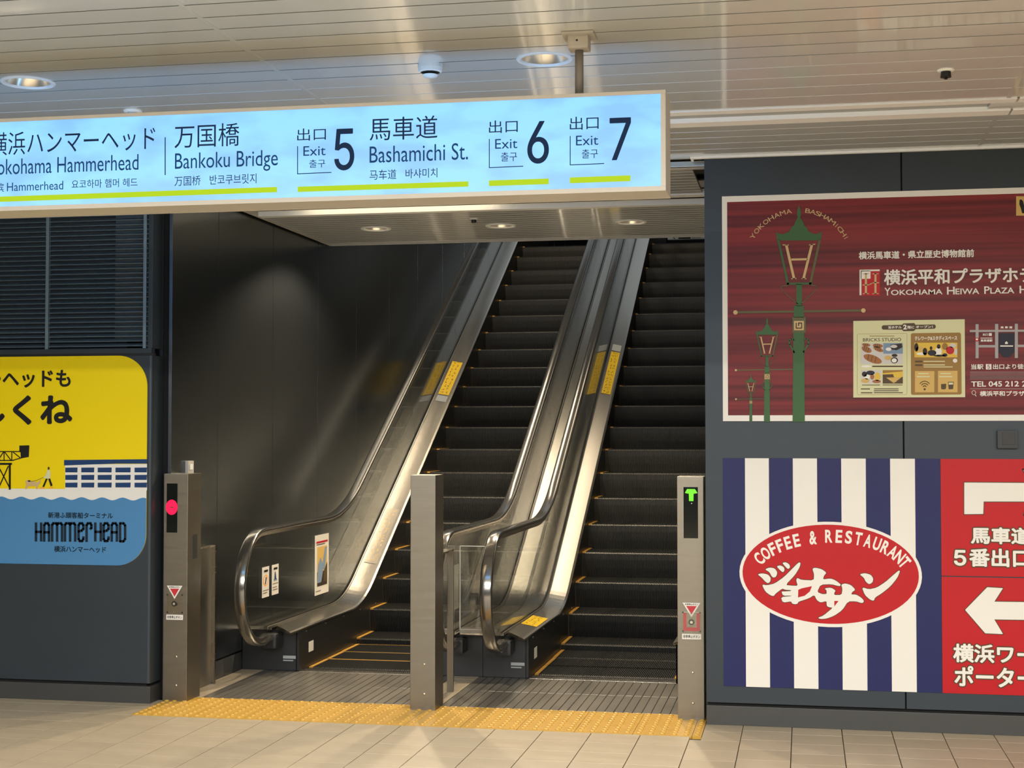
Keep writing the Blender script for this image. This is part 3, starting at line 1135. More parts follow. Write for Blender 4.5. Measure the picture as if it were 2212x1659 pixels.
# ================================================================== POSTS
def post(label, x0, x1, y0=8.40, y1=8.60, top=1.353, name='barrier_post'):
    t = thing(name, label, 'post', ((x0 + x1) / 2, (y0 + y1) / 2, 0), 'steel posts in front of the escalators')
    obj('post_body', bx(x0, x1, y0, y1, 0.0, top, bev=.0025), 'post_steel', t)
    for z in (.095, .265):
        obj('screw', lathe_y(bmesh.new(), ((x0 + x1) / 2 + .01, y0, z), .008), 'steel', t, smooth=True)
    return t


def lathe_y(bm, c, r, h=None):
    """small dome pointing at -Y"""
    h = h or r * .6
    rings = []
    for a in (0, 30, 60):
        rr, dd = r * math.cos(math.radians(a)), h * math.sin(math.radians(a))
        rings.append([bm.verts.new((c[0] + rr * math.cos(2 * PI * i / 16), c[1] - dd, c[2] + rr * math.sin(2 * PI * i / 16))) for i in range(16)])
    for a, b2 in zip(rings, rings[1:]):
        for i in range(16): bm.faces.new((a[i], a[(i + 1) % 16], b2[(i + 1) % 16], b2[i]))
    bm.faces.new(rings[-1])
    bmesh.ops.recalc_face_normals(bm, faces=bm.faces)
    return bm


def disc(bm, cx_, cz, r, y, n=32, rz=None):
    bm.faces.new([bm.verts.new((cx_ + r * math.cos(-2 * PI * i / n), y, cz + (rz or r) * math.sin(-2 * PI * i / n))) for i in range(n)])
    bm.normal_update()
    for f in bm.faces:
        if f.normal.y > 0: f.normal_flip()
    return bm


def flat(bm, pts, y):
    bm.faces.new([bm.verts.new((x, y, z)) for x, z in pts])
    bm.normal_update()
    for f in bm.faces:
        if f.normal.y > 0: f.normal_flip()
    return bm


Y0 = 8.40
p1 = post('steel post with glowing red round signal by the left wall', -3.765, -3.612, Y0, 8.60)
p2 = post('plain steel post between the two escalators', -2.240, -2.092, Y0, 8.60)
p3 = post('steel post with green arrow signal against the right wall', -0.700, -0.553, Y0, 8.60)
bpy.context.view_layer.update()


def stop_button(t, xc, zc, guard=False):
    y = Y0
    fr = obj('stop_button_plate', bx(xc - .045, xc + .045, y - .003, y, zc - .055, zc + .055, bev=.001), 'post_side', t)
    if guard:
        obj('red_surround', flat(bmesh.new(), [(xc - .046, zc + .05), (xc - .046, zc - .05), (xc + .046, zc - .05), (xc + .046, zc + .05), (xc + .028, zc + .05), (xc + .028, zc - .030), (xc - .028, zc - .030), (xc - .028, zc + .05)], y - .004), 'red_ink', fr, label='red U-shaped surround')
        obj('button_cover', bx(xc - .052, xc + .052, y - .022, y - .019, zc - .058, zc + .058), 'glass', fr)
    for sx in (-.047, .047):
        for sz in (-.052, .052):
            obj('corner_screw', lathe_y(bmesh.new(), (xc + sx, y - .003, zc + sz), .005), 'black', fr)
    obj('button', cyl(bmesh.new(), (xc, y, zc), (xc, y - .012, zc), .016, 24), 'black', fr)
    obj('button_core', cyl(bmesh.new(), (xc, y - .012, zc), (xc, y - .014, zc), .008, 16), 'steel', fr)
    tz = zc + .075
    obj('warning_triangle', flat(bmesh.new(), [(xc - .050, tz + .032), (xc + .050, tz + .032), (xc, tz - .048)], y - .005), 'ink_white', fr, label='white triangle with red centre')
    obj('red_triangle', flat(bmesh.new(), [(xc - .029, tz + .014), (xc + .029, tz + .014), (xc, tz - .034)], y - .0056), 'red_ink', fr)
    text_box('非常停止ボタン', xc - .036, tz + .018, xc + .036, tz + .028, y - .0057, 'ink_black', t, .02)
    obj('name_label', bx(xc - .053, xc + .053, y - .0025, y, zc - .096, zc - .066), 'ink_white', t, label='white label with black lettering')
    text_box('非常停止ボタン', xc - .047, zc - .090, xc + .047, zc - .072, y - .003, 'ink_black', t, .02)


# signals
xa = -3.712
obj('display_panel', bx(xa - .034, xa + .034, Y0 - .002, Y0 + .01, 1.002, 1.295), 'display', p1, label='black signal window')
obj('red_signal', disc(bmesh.new(), xa - .001, 1.153, .037, Y0 - .004, rz=.045), 'led_red', p1, label='glowing red disc')
obj('signal_bar', flat(bmesh.new(), [(xa - .012, 1.150), (xa + .012, 1.150), (xa + .012, 1.156), (xa - .012, 1.156)], Y0 - .0046), 'ink_dbrown', p1)
stop_button(p1, -3.690, .580)
obj('side_label', bx(-3.613, -3.610, 8.48, 8.54, .84, .985), 'base_black', p1, label='dark plate on the side face')
xb = -0.626
obj('display_panel', bx(xb - .038, xb + .042, Y0 - .002, Y0 + .01, 1.010, 1.295), 'display', p3, label='black signal window')
ax, az = xb + .004, 1.2
obj('green_signal', flat(bmesh.new(), [(ax - .034, 1.262), (ax - .022, 1.284), (ax + .022, 1.284), (ax + .036, 1.262), (ax + .014, 1.258), (ax + .013, 1.217), (ax - .011, 1.217), (ax - .012, 1.258)], Y0 - .004), 'led_green', p3, label='glowing green arrow')
obj('signal_dot', disc(bmesh.new(), ax + .003, 1.204, .003, Y0 - .004), 'ink_white', p3)
stop_button(p3, -0.622, .545, True)

# side guards by the posts
gd = thing('side_guard', 'thin steel guard frame between the left post and the side wall', 'guard', (-3.70, 8.85, 0))
obj('guard_sheet', bx(-3.722, -3.716, 8.60, 9.03, .0, .868), 'steel_dark', gd)
obj('guard_bar', bx(-3.727, -3.709, 8.60, 9.04, .868, .882, bev=.002), 'steel', gd)
obj('guard_upright', bx(-3.724, -3.690, 9.022, 9.040, 0, .882, bev=.002), 'post_side', gd)
gd2 = thing('side_guard', 'slim steel guard upright standing right behind the middle post', 'guard', (-2.15, 9.03, 0))
obj('guard_bar', bx(-2.200, -2.130, 8.60, 9.04, .868, .880, bev=.002), 'post_side', gd2)
obj('guard_upright', bx(-2.172, -2.132, 9.022, 9.044, 0, .880, bev=.002), 'post_steel', gd2)
# small switch on the side wall
sw = thing('wall_switch', 'small pale switch box on the metal side wall above the left post', 'switch', (XS, 8.69, 1.355))
obj('switch_body', bx(XS, XS + .022, 8.650, 8.735, 1.345, 1.425, bev=.004), 'sign_frame', sw)
obj('switch_key', bx(XS + .022, XS + .026, 8.672, 8.712, 1.370, 1.405, bev=.001), 'white_plastic', sw)

# ================================================================== HANGING SIGN
SY = 5.545
SZ0, SZ1 = 2.518, 2.864
sg = thing('hanging_sign', 'long hanging exit sign with glowing pale blue face', 'sign', (-2.2, SY + .09, SZ0 - .02))
SX0, SX1 = -4.55, -0.5175
bm = bmesh.new()
box(bm, SX0 - .02, SX1 + .018, SY + .012, SY + .178, SZ0 - .016, SZ1 + .014, bev=.002)
obj('sign_body', bm, 'sign_frame', sg)
for a in ((SX0 - .02, SX1 + .018, SZ1, SZ1 + .014), (SX0 - .02, SX1 + .018, SZ0 - .018, SZ0), (SX0 - .02, SX0, SZ0, SZ1), (SX1, SX1 + .018, SZ0, SZ1)):
    obj('frame_rail', bx(a[0], a[1], SY - .004, SY + .012, a[2], a[3], bev=.001), 'sign_frame', sg)
    obj('frame_rail', bx(a[0], a[1], SY + .178, SY + .194, a[2], a[3], bev=.001), 'sign_frame', sg)
face = obj('sign_face', bx(SX0, SX1, SY, SY + .012, SZ0, SZ1), 'sign_light', sg, label='glowing pale blue face')
obj('sign_face', bx(SX0, SX1, SY + .178, SY + .190, SZ0, SZ1), 'sign_light_rear', sg, label='glowing rear face')
f1 = Frame(0, 0, 2.765, SY, face)
f2 = Frame(700, 0, 2.765, SY, face)
I1, I2_ = 'sign_ink', 'sign_ink_blue'
f1.text('横浜ハンマーヘッド', -62, 932, 928, 752, I1, 1)
f1.text('Yokohama Hammerhead', -72, 1047, 828, 920, I2_, 1)
f1.text('横滨', -80, 1150, 24, 1093, I1, 1)
f1.text('Hammerhead', 42, 1143, 378, 1080, I2_, 1)
f1.text('요코하마 햄머 헤드', 428, 1127, 822, 1062, I1, 1)
f1.quad('divider_line', 984, 820, 990, 1046, I1, 1)
f1.text('万国橋', 1042, 886, 1430, 732, I1, 1)
f1.text('Bankoku Bridge', 1045, 1040, 1660, 893, I2_, 1)
f1.text('万国桥', 1042, 1112, 1198, 1048, I1, 1)
f1.text('반코쿠브릿지', 1253, 1104, 1532, 1036, I1, 1)
for fr, x, dy in ((f1, 1775, 0), (f2, 985, 0), (f2, 1468, 0)):
    if x == 1775: yb_, yt_, e0, e1_, k0, k1, h0, h1, v0, v1 = 843, 762, 932, 869, 1003, 951, 0, 0, 873, 1040
    elif x == 985: yb_, yt_, e0, e1_, k0, k1, v0, v1 = 797, 714, 890, 826, 965, 907, 830, 1003
    else: yb_, yt_, e0, e1_, k0, k1, v0, v1 = 778, 692, 870, 806, 947, 889, 812, 987
    fr.text('出口', x, yb_, x + 172, yt_, I1, 1)
    fr.text('Exit', x + 37, e0, x + 170, e1_, I2_, 1)
    fr.text('출구', x + 72, k0, x + 168, k1, I1, 1)
    fr.quad('bracket_line', x + 0, v0, x + 5, v1, I1, 1)
    fr.quad('bracket_line', x + 0, v1 - 4, x + 205, v1 + 1, I1, 1, skew=-.042)
f1.text('5', 1997, 1020, 2117, 766, I1, 1, .0, fat=2.6)
f2.text('6', 1214, 980, 1343, 721, I1, 1, .0, fat=2.6)
f2.text('7', 1706, 958, 1833, 700, I1, 1, .0, fat=2.6)
f2.text('馬車道', 272, 842, 678, 688, I1, 1)
f2.text('Bashamichi St.', 272, 974, 860, 852, I2_, 1)
f2.text('马车道', 272, 1075, 432, 1010, I1, 1)
f2.text('바샤미치', 487, 1066, 677, 1003, I1, 1)
f1.quad('colour_bar', -900, 1206, 1655, 1238, 'sign_green', 1, skew=-.0352)
f1.quad('colour_bar', 1778, 1115, 2798, 1147, 'sign_green', 1, skew=-.0314)
f2.quad('colour_bar', 985, 1078, 1342, 1112, 'sign_green', 1, skew=-.034)
f2.quad('colour_bar', 1468, 1060, 1830, 1095, 'sign_green', 1, skew=-.036)
for px_ in (-0.838, -4.1):
    pl = obj('hanger_pole', cyl(bmesh.new(), (px_, SY + .09, SZ1 + .01), (px_, SY + .09, ZC - .05), .0165, 24), 'pole_grey', sg, smooth=True)
    bm = box(bmesh.new(), px_ - .040, px_ + .040, SY + .05, SY + .13, ZC - .062, ZC - .008, bev=.010)
    br = obj('ceiling_bracket', bm, 'sign_frame', sg)
    obj('bracket_plate', bx(px_ - .062, px_ + .062, SY + .03, SY + .15, ZC - .010, ZC - .001, bev=.003), 'sign_frame', br)
    obj('bracket_screw', lathe_y(bmesh.new(), (px_ - .003, SY + .0495, ZC - .032), .004), 'black', br)

# ================================================================== CEILING FITTINGS
def downlight(label, x, y, r, z, grp, lit='slot_glow'):
    t = thing('downlight', label, 'ceiling light', (x, y, z), grp)
    obj('trim_ring', lathe(bmesh.new(), (x, y, z), [(r + .014, .0), (r + .010, -.005), (r + .002, -.006), (r - .006, -.003), (r - .008, .004)], 40), 'lamp_ring', t, smooth=True)
    obj('reflector', lathe(bmesh.new(), (x, y, z), [(r - .008, .003), (r - .014, .03), (r - .03, .07), (r * .55, .11)], 40), 'lamp_bowl', t, smooth=True)
    obj('lamp', lathe(bmesh.new(), (x, y, z + .108), [(r * .55, 0), (r * .4, -.012), (0, -.018)], 24), lit, t, smooth=True)
    return t


downlight('round recessed downlight in the ceiling, far left above the sign', *DL[0], ZC, 'round downlights in the main ceiling', 'lamp_off')
downlight('round recessed downlight in the ceiling beside the sign pole', *DL[1], ZC, 'round downlights in the main ceiling', 'lamp_off')
for q, s_ in zip(SL, ('leftmost of the three soffit downlights', 'middle of the three soffit downlights', 'rightmost of the three soffit downlights, above the middle balustrade')):
    downlight(s_, q[0], q[1], .100, ZS, 'round downlights in the lowered soffit')

sd = thing('smoke_detector', 'white round smoke detector on the slatted ceiling', 'detector', (-1.514, 5.98, ZC))
obj('detector_base', lathe(bmesh.new(), (-1.514, 5.98, ZC), [(0, 0), (.052, 0), (.052, -.016), (.048, -.030), (.040, -.034)], 32), 'white_plastic', sd, smooth=False)
obj('detector_grille', lathe(bmesh.new(), (-1.514, 5.98, ZC), [(.040, -.034), (.030, -.038), (.030, -.044)], 12), 'black', sd)
obj('detector_head', lathe(bmesh.new(), (-1.514, 5.98, ZC), [(.033, -.044), (.028, -.052), (0, -.056)], 32), 'white_plastic', sd, smooth=True)
sn = thing('ceiling_sensor', 'small round sensor with grey centre on the ceiling above the sign', 'sensor', (-3.123, 6.584, ZC))
obj('sensor_ring', lathe(bmesh.new(), (-3.123, 6.584, ZC), [(.045, 0), (.042, -.006), (.026, -.008)], 32), 'white_plastic', sn, smooth=True)
obj('sensor_dome', lathe(bmesh.new(), (-3.123, 6.584, ZC), [(.026, -.006), (.022, -.018), (.010, -.024), (0, -.025)], 24), 'slot_grey', sn, smooth=True)
sp_ = thing('sprinkler', 'small black sprinkler head on the ceiling at the right', 'sprinkler', (0.596, 6.494, ZC))
obj('sprinkler_ring', lathe(bmesh.new(), (0.596, 6.494, ZC), [(.036, 0), (.032, -.005), (.016, -.006)], 32), 'white_plastic', sp_, smooth=True)
obj('sprinkler_body', cyl(bmesh.new(), (0.596, 6.494, ZC - .004), (0.596, 6.494, ZC - .030), .020, 20, r2=.023), 'black', sp_)
obj('sprinkler_tip', cyl(bmesh.new(), (0.596, 6.494, ZC - .030), (0.596, 6.494, ZC - .038), .007, 12), 'black', sp_)
s3 = thing('sprinkler', 'tiny black sprinkler head on the lowered soffit', 'sprinkler', (-2.27, 10.22, ZS))
obj('sprinkler_ring', lathe(bmesh.new(), (-2.27, 10.22, ZS), [(.034, 0), (.030, -.005), (.016, -.006)], 24), 'ceiling_white', s3, smooth=True)
obj('sprinkler_body', cyl(bmesh.new(), (-2.27, 10.22, ZS - .004), (-2.27, 10.22, ZS - .026), .018, 16), 'black', s3)
# call box on the right wall
cb = thing('wall_box', 'small black box on the right wall between the two rows of posters', 'box', (1.054, WY, 1.51))
obj('box_body', bx(1.005, 1.11, WY - .028, WY, 1.515, 1.610, bev=.004), 'base_black', cb)
obj('box_window', bx(1.030, 1.095, WY - .031, WY - .027, 1.535, 1.600, bev=.001), 'black', cb)
# direction sign of the upper hall
us = thing('upper_sign', 'white direction sign with black arrow at the top of the right escalator', 'sign', (-1.4, 22.0, 4.43))
obj('sign_board', bx(-1.96, -.80, 22.0, 22.1, 4.44, 4.86, bev=.004), 'white_plastic', us)
for x_ in (-1.7, -1.05):
    obj('hanger_rod', cyl(bmesh.new(), (x_, 22.05, 4.85), (x_, 22.05, 7.0), .012, 10), 'pole_grey', us)
fu = Frame(1360, 330, 7.9, 21.995, us)
fu.poly('arrow', [(700, 1420), (760, 1375), (765, 1390), (735, 1412), (810, 1412), (810, 1428), (735, 1428), (780, 1462), (770, 1472)], 'ink_black', 1)
fu.poly('dark_panel', [(800, 1340), (1050, 1330), (1040, 1465), (835, 1470)], 'ink_black', 1)
for k in range(4): fu.quad('lettering', 1065, 1375 + 24 * k, 1240 - 20 * (k % 2), 1385 + 24 * k, 'ink_grey', 1)

# ================================================================== POSTERS
PY = WY - .006
# ---- maroon hotel poster in a white frame
po = thing('poster', 'wide maroon poster with green street lamps in a white frame', 'poster', (1.2, WY, 1.66))
obj('poster_sheet', bx(-.438, 2.70, PY + .001, WY, 1.662, 2.904), 'ink_maroon', po)
obj('poster_border', bx(-.438, 2.70, PY, PY + .003, 2.872, 2.904), 'ink_white', po)
obj('poster_border', bx(-.438, 2.70, PY, PY + .003, 1.662, 1.694), 'ink_white', po)
obj('poster_border', bx(-.438, -.410, PY, PY + .003, 1.694, 2.872), 'ink_white', po)
A = Frame(1500, 380, 2.910, PY - .001, po)
A.text('横浜馬車道・県立歴史博物館前', 1033, 526, 1758, 460, 'ink_white', 2, 0, fat=1.4)
A.text('横浜平和プラザホテル', 1192, 688, 2252, 568, 'ink_white', 2, 0, fat=2.6)
# Roman title with larger initials
A.text('Y', 1195, 752, 1232, 703, 'ink_white', 2, .012)
A.text('OKOHAMA', 1236, 750, 1560, 711, 'ink_white', 2, .014)
A.text('H', 1588, 746, 1636, 697, 'ink_white', 2, .012)
A.text('EIWA', 1641, 745, 1790, 706, 'ink_white', 2, .014)
A.text('P', 1822, 742, 1856, 694, 'ink_white', 2, .012)
A.text('LAZA', 1860, 740, 2010, 701, 'ink_white', 2, .014)
A.text('H', 2044, 738, 2092, 690, 'ink_white', 2, .012)
A.text('OTEL', 2097, 737, 2240, 698, 'ink_white', 2, .014)
# square emblem
A.poly('emblem', [(1038, 590), (1165, 588), (1165, 598), (1050, 600), (1050, 750), (1038, 750)], 'ink_white', 2)
A.poly('emblem', [(1046, 596), (1107, 596), (1107, 646), (1046, 648)], 'ink_white', 2)
A.poly('emblem', [(1052, 600), (1166, 598), (1166, 752), (1052, 752)], 'ink_red', 1)
for x in (1078, 1138):
    A.strokes('emblem_letter', [[(x, 616), (x, 740)]], 13, 'ink_gold', 3)
    A.strokes('emblem_letter', [[(x - 18, 616), (x + 18, 615)], [(x - 18, 741), (x + 18, 740)]], 5, 'ink_gold', 3)
A.strokes('emblem_letter', [[(1058, 686), (1080, 686), (1100, 684), (1118, 674), (1138, 670), (1160, 672)]], 6, 'ink_gold', 3)
# horse emblem at the far edge
A.quad('emblem_plate', 2022, 128, 2110, 250, 'ink_tan', 2)
A.poly('horse_emblem', [(2044, 150), (2056, 148), (2066, 160), (2072, 185), (2084, 205), (2088, 235), (2060, 235), (2052, 205), (2042, 178)], 'ink_black', 3)
# arched lettering
A.arc_text('YOKOHAMA', 658, 556, 325, 325, 152, 97.5, 28, 42, 'ink_gold', 2, .0)
A.arc_text('BASHAMICHI', 656, 556, 327, 327, 83, 27, 28, 42, 'ink_gold', 2, .0, widths=[.9, 1, .85, 1, 1, 1.2, .8, 1, 1, .8])


def street_lamp(cx_, ytop, k, lay, tag_):
    """green gas lamp drawn on the poster; k scales it, base always on the poster's foot"""
    X = lambda x: cx_ + (x - 657) * k
    Y = lambda y: ytop + (y - 185) * k
    pp = lambda pts: [(X(x), Y(y)) for x, y in pts]
    g_ = 'ink_green'
    A.poly('lamp_drawing', pp([(657, 185), (668, 215), (671, 245), (664, 262), (684, 290), (690, 312), (706, 325), (722, 352), (760, 368), (800, 352), (796, 398), (775, 406), (540, 406), (517, 398), (515, 355), (550, 368), (595, 352), (612, 322), (628, 308), (634, 285), (650, 262), (644, 245), (647, 215)]), g_, lay)
    A.strokes('lamp_drawing', [pp([(528, 404), (588, 680)])], 15 * k, g_, lay)
    A.strokes('lamp_drawing', [pp([(788, 404), (728, 680)])], 15 * k, 'ink_olive', lay)
    A.strokes('lamp_drawing', [pp([(585, 678), (740, 676)])], 13 * k, g_, lay)
    A.strokes('lamp_drawing', [pp([(585, 690), (545, 692), (545, 705), (560, 728), (650, 805)])], 5 * k, 'ink_olive', lay)
    A.strokes('lamp_drawing', [pp([(735, 688), (766, 690), (768, 705), (752, 728), (672, 805)])], 5 * k, 'ink_olive', lay)
    A.poly('lamp_drawing', pp([(640, 680), (676, 680), (676, 818), (640, 818)]), g_, lay)
    A.poly('lamp_drawing', pp([(625, 815), (688, 815), (688, 890), (625, 890)]), g_, lay)
    A.poly('lamp_drawing', pp([(616, 888), (700, 886), (700, 985), (616, 985)]), 'ink_olive', lay)
    A.poly('lamp_drawing', pp([(626, 912), (688, 912), (688, 970), (626, 970)]), 'ink_gold', lay + .4)
    A.strokes('lamp_drawing', [pp([(640, 925), (640, 957), (674, 957), (674, 925), (655, 925), (655, 942)])], 7 * k, 'ink_dbrown', lay + .8)
    A.poly('lamp_drawing', [(X(622), Y(985)), (X(690), Y(985)), (X(694), 1546), (X(617), 1546)], g_, lay)
    A.strokes('lamp_drawing', [pp([(628, 1110), (598, 1060), (596, 1035), (610, 1025), (625, 1030)])], 9 * k, g_, lay)
    A.strokes('lamp_drawing', [pp([(686, 1108), (716, 1058), (718, 1033), (704, 1023), (690, 1028)])], 9 * k, g_, lay)
    x1 = 1062 if k == 1 else X(1062)
    x1 = min(x1, 640) if k < 1 else x1
    A.strokes('lamp_drawing', [[(max(258, X(258)), Y(858)), (x1, Y(846))]], max(2.5, 13 * k), 'ink_olive', lay - .4)
    for x, y in ((max(258, X(258)), 858), (x1, 846)):
        if k < 1 and x > 300: continue
        A.poly('lamp_drawing', [(x + 14 * max(k, .4) * math.cos(a * PI / 8), Y(y) + 14 * max(k, .4) * math.sin(a * PI / 8)) for a in range(16)], 'ink_gold', lay)
    A.strokes('lamp_letter', [pp([(578, 436), (626, 645)]), pp([(738, 434), (686, 645)])], 16 * k, 'ink_gold', lay + .5)
    A.strokes('lamp_letter', [pp([(612, 526), (708, 524)])], 13 * k, 'ink_gold', lay + .5)
    A.strokes('lamp_letter', [pp([(556, 434), (592, 434)]), pp([(722, 434), (758, 430)]), pp([(610, 646), (640, 646)]), pp([(674, 646), (702, 646)])], 6 * k, 'ink_gold', lay + .5)


street_lamp(657, 185, 1.0, 3, 0)
street_lamp(457, 890, .492, 2.2, 0)
street_lamp(355, 1245, .235, 1.6, 0)

# inset board on the poster
A.poly('inset_board', [(999, 912), (1699, 901), (1702, 1391), (999, 1393)], 'ink_cream', 2)
B = Frame(1800, 640, 5.352, PY - .001, po)
B.poly('caption_band', [(575, 336), (800, 330), (800, 386), (575, 386), (560, 372), (560, 350)], 'ink_dbrown', 3)
B.poly('caption_band', [(940, 330), (1170, 326), (1184, 340), (1184, 362), (1170, 376), (940, 382)], 'ink_dbrown', 3)
B.poly('caption_band', [(810, 314), (935, 310), (948, 325), (948, 388), (930, 402), (812, 404), (796, 390), (796, 328)], 'ink_dbrown', 3.4)
B.text('当ホテル', 635, 376, 790, 342, 'ink_white', 4, 0, fat=1.2)
B.text('2', 808, 384, 850, 328, 'ink_white', 4, .04)
B.text('階に', 858, 376, 935, 340, 'ink_white', 4, 0, fat=1)
B.text('オープン！', 955, 370, 1150, 336, 'ink_white', 4, 0, fat=1.2)
B.strokes('card_outline', [[(285, 437), (845, 430), (852, 445), (852, 1120), (845, 1136), (285, 1138), (277, 1125), (277, 445), (285, 437)]], 3, 'ink_brown', 3)
B.text('BRICKS STUDIO', 343, 524, 785, 480, 'ink_dbrown', 3, .01)
B.quad('lettering', 418, 456, 706, 464, 'ink_brown', 3)
B.quad('picture', 319, 543, 578, 786, 'ink_photo', 3)
B.quad('picture', 578, 541, 804, 664, 'ink_photo_b', 3)
B.quad('picture', 583, 664, 804, 784, 'ink_photo', 3)
ell = lambda cx_, cy_, rx, ry, rot=0, n=18: [(cx_ + rx * math.cos(a) * math.cos(rot) - ry * math.sin(a) * math.sin(rot), cy_ + rx * math.cos(a) * math.sin(rot) + ry * math.sin(a) * math.cos(rot)) for a in (2 * PI * k / n for k in range(n))]
for cx_, cy_, rx, ry, ro in ((385, 615, 62, 34, .45), (380, 562, 50, 18, .1), (515, 572, 60, 24, .1), (520, 612, 62, 26, .4), (455, 725, 112, 44, .35)):
    B.poly('picture', ell(cx_, cy_, rx, ry, ro), 'ink_cro', 3.6)
    for q in (-.5, -.1, .3):
        c_, s_ = math.cos(ro), math.sin(ro)
        x_, y_ = cx_ + rx * q * c_, cy_ + rx * q * s_
        B.strokes('picture', [[(x_ + ry * .8 * s_ - 4, y_ - ry * .8 * c_), (x_ - ry * .7 * s_ + 6, y_ + ry * .7 * c_)]], 7, 'ink_dbrown', 4)
B.poly('picture', ell(640, 612, 34, 20), 'ink_white', 3.6)
B.poly('picture', [(660, 560), (790, 545), (800, 590), (730, 625), (670, 615)], 'ink_photo_d', 3.6)
B.poly('picture', ell(700, 580, 40, 18), 'ink_photo', 4)
B.poly('picture', ell(635, 712, 44, 26), 'ink_tan', 3.6)
B.poly('picture', ell(708, 684, 34, 18), 'ink_photo_d', 3.6)
B.poly('picture', ell(706, 740, 42, 36), 'ink_navy', 3.6)
B.poly('picture', ell(704, 742, 30, 25), 'ink_white', 4)
B.quad('lettering', 450, 802, 804, 818, 'ink_dbrown', 3)
B.poly('picture', ell(380, 810, 58, 12), 'ink_white', 3)
B.quad('picture', 319, 855, 553, 1010, 'ink_photo', 3)
for cx_, cy_, rx, ry, m_ in ((360, 900, 30, 30, 'ink_photo_d'), (430, 885, 50, 26, 'ink_navy'), (390, 930, 34, 30, 'ink_white'), (370, 975, 48, 28, 'ink_tan'), (450, 930, 24, 34, 'ink_cro'), (510, 930, 34, 50, 'ink_photo_y'), (500, 985, 50, 20, 'ink_cro')):
    B.poly('picture', ell(cx_, cy_, rx, ry), m_, 3.6)
B.quad('picture', 571, 853, 804, 1010, 'ink_photo_y', 3)
B.poly('picture', [(571, 905), (690, 900), (730, 1010), (571, 1010)], 'ink_dbrown', 3.4)
B.poly('picture', [(610, 940), (790, 935), (700, 1005)], 'ink_tan', 3.8)
B.poly('picture', [(740, 950), (804, 930), (804, 1010), (720, 1010)], 'ink_dbrown', 3.4)
B.poly('picture', [(571, 855), (804, 853), (804, 868), (571, 890)], 'ink_brown', 3.4)
B.quad('lettering', 332, 1022, 540, 1030, 'ink_dbrown', 3)
B.quad('lettering', 572, 1021, 800, 1029, 'ink_dbrown', 3)
for y_, x_ in ((1066, 755), (1088, 755), (1110, 804)):
    B.quad('lettering', 470, y_, x_, y_ + 10, 'ink_dbrown', 3)
B.quad('lettering', 319, 1066, 425, 1078, 'ink_dbrown', 3)
B.quad('lettering', 319, 1110, 452, 1122, 'ink_dbrown', 3)
B.poly('brown_card', [(912, 427), (1462, 420), (1476, 436), (1484, 1120), (1470, 1136), (912, 1140), (898, 1126), (896, 440)], 'ink_brown', 3)
B.text('テレワーク&スタディスペース', 942, 512, 1432, 456, 'ink_white', 3.6, 0, fat=1.5)
B.quad('picture', 938, 537, 1434, 706, 'ink_photo_y', 3.6)
for cx_, cy_, rx, ry, m_ in ((960, 590, 24, 50, 'ink_photo_d'), (1000, 610, 48, 30, 'ink_tan'), (1060, 640, 26, 44, 'ink_photo_d'), (1020, 665, 60, 16, 'ink_white'), (1130, 600, 16, 22, 'ink_photo_d'), (1140, 655, 50, 34, 'ink_navy'), (1218, 580, 22, 26, 'ink_photo_d'), (1215, 640, 40, 50, 'ink_white'), (1290, 580, 34, 40, 'ink_brown'), (1350, 625, 48, 46, 'ink_red'), (1380, 570, 40, 26, 'ink_photo'), (1290, 680, 30, 20, 'ink_navy'), (1415, 640, 18, 40, 'ink_photo'), (1230, 688, 70, 12, 'ink_photo_d')):
    B.poly('picture', ell(cx_, cy_, rx, ry), m_, 4)
for y_ in (745, 786):
    B.quad('lettering', 945, y_, 1030, y_ + 20, 'ink_dbrown', 3.6)
    B.quad('lettering', 1045, y_ + 2, 1290, y_ + 13, 'ink_cream', 3.6)
B.quad('lettering', 1045, 812, 1380, 822, 'ink_cream', 3.6)
B.poly('picture', ell(1408, 744, 26, 24), 'ink_white', 3.6)
B.quad('gold_card', 944, 865, 1168, 1110, 'ink_tan', 3.6)
B.quad('gold_card', 1210, 862, 1436, 1110, 'ink_tan', 3.6)
for r_ in (72, 48, 24):
    B.strokes('wifi_symbol', [[(1056 + r_ * math.cos(a), 1062 - r_ * 1.1 * math.sin(a)) for a in (math.radians(40 + 10 * k) for k in range(11))]], 9, 'ink_dbrown', 4)
B.poly('wifi_symbol', ell(1056, 1075, 13, 13), 'ink_dbrown', 4)
B.poly('cup_symbol', [(1245, 1015), (1305, 1012), (1303, 1065), (1290, 1076), (1255, 1076), (1246, 1065)], 'ink_dbrown', 4)
B.poly('cup_symbol', [(1325, 990), (1394, 988), (1384, 1074), (1334, 1076)], 'ink_dbrown', 4)
B.poly('cup_symbol', [(1332, 998), (1387, 996), (1384, 1020), (1335, 1022)], 'ink_cream', 4.4)
for x_ in (980, 1240):
    B.quad('lettering', x_, 888, x_ + 120, 900, 'ink_cream', 4)
    B.quad('lettering', x_ - 15, 922, x_ + 135, 936, 'ink_cream', 4)
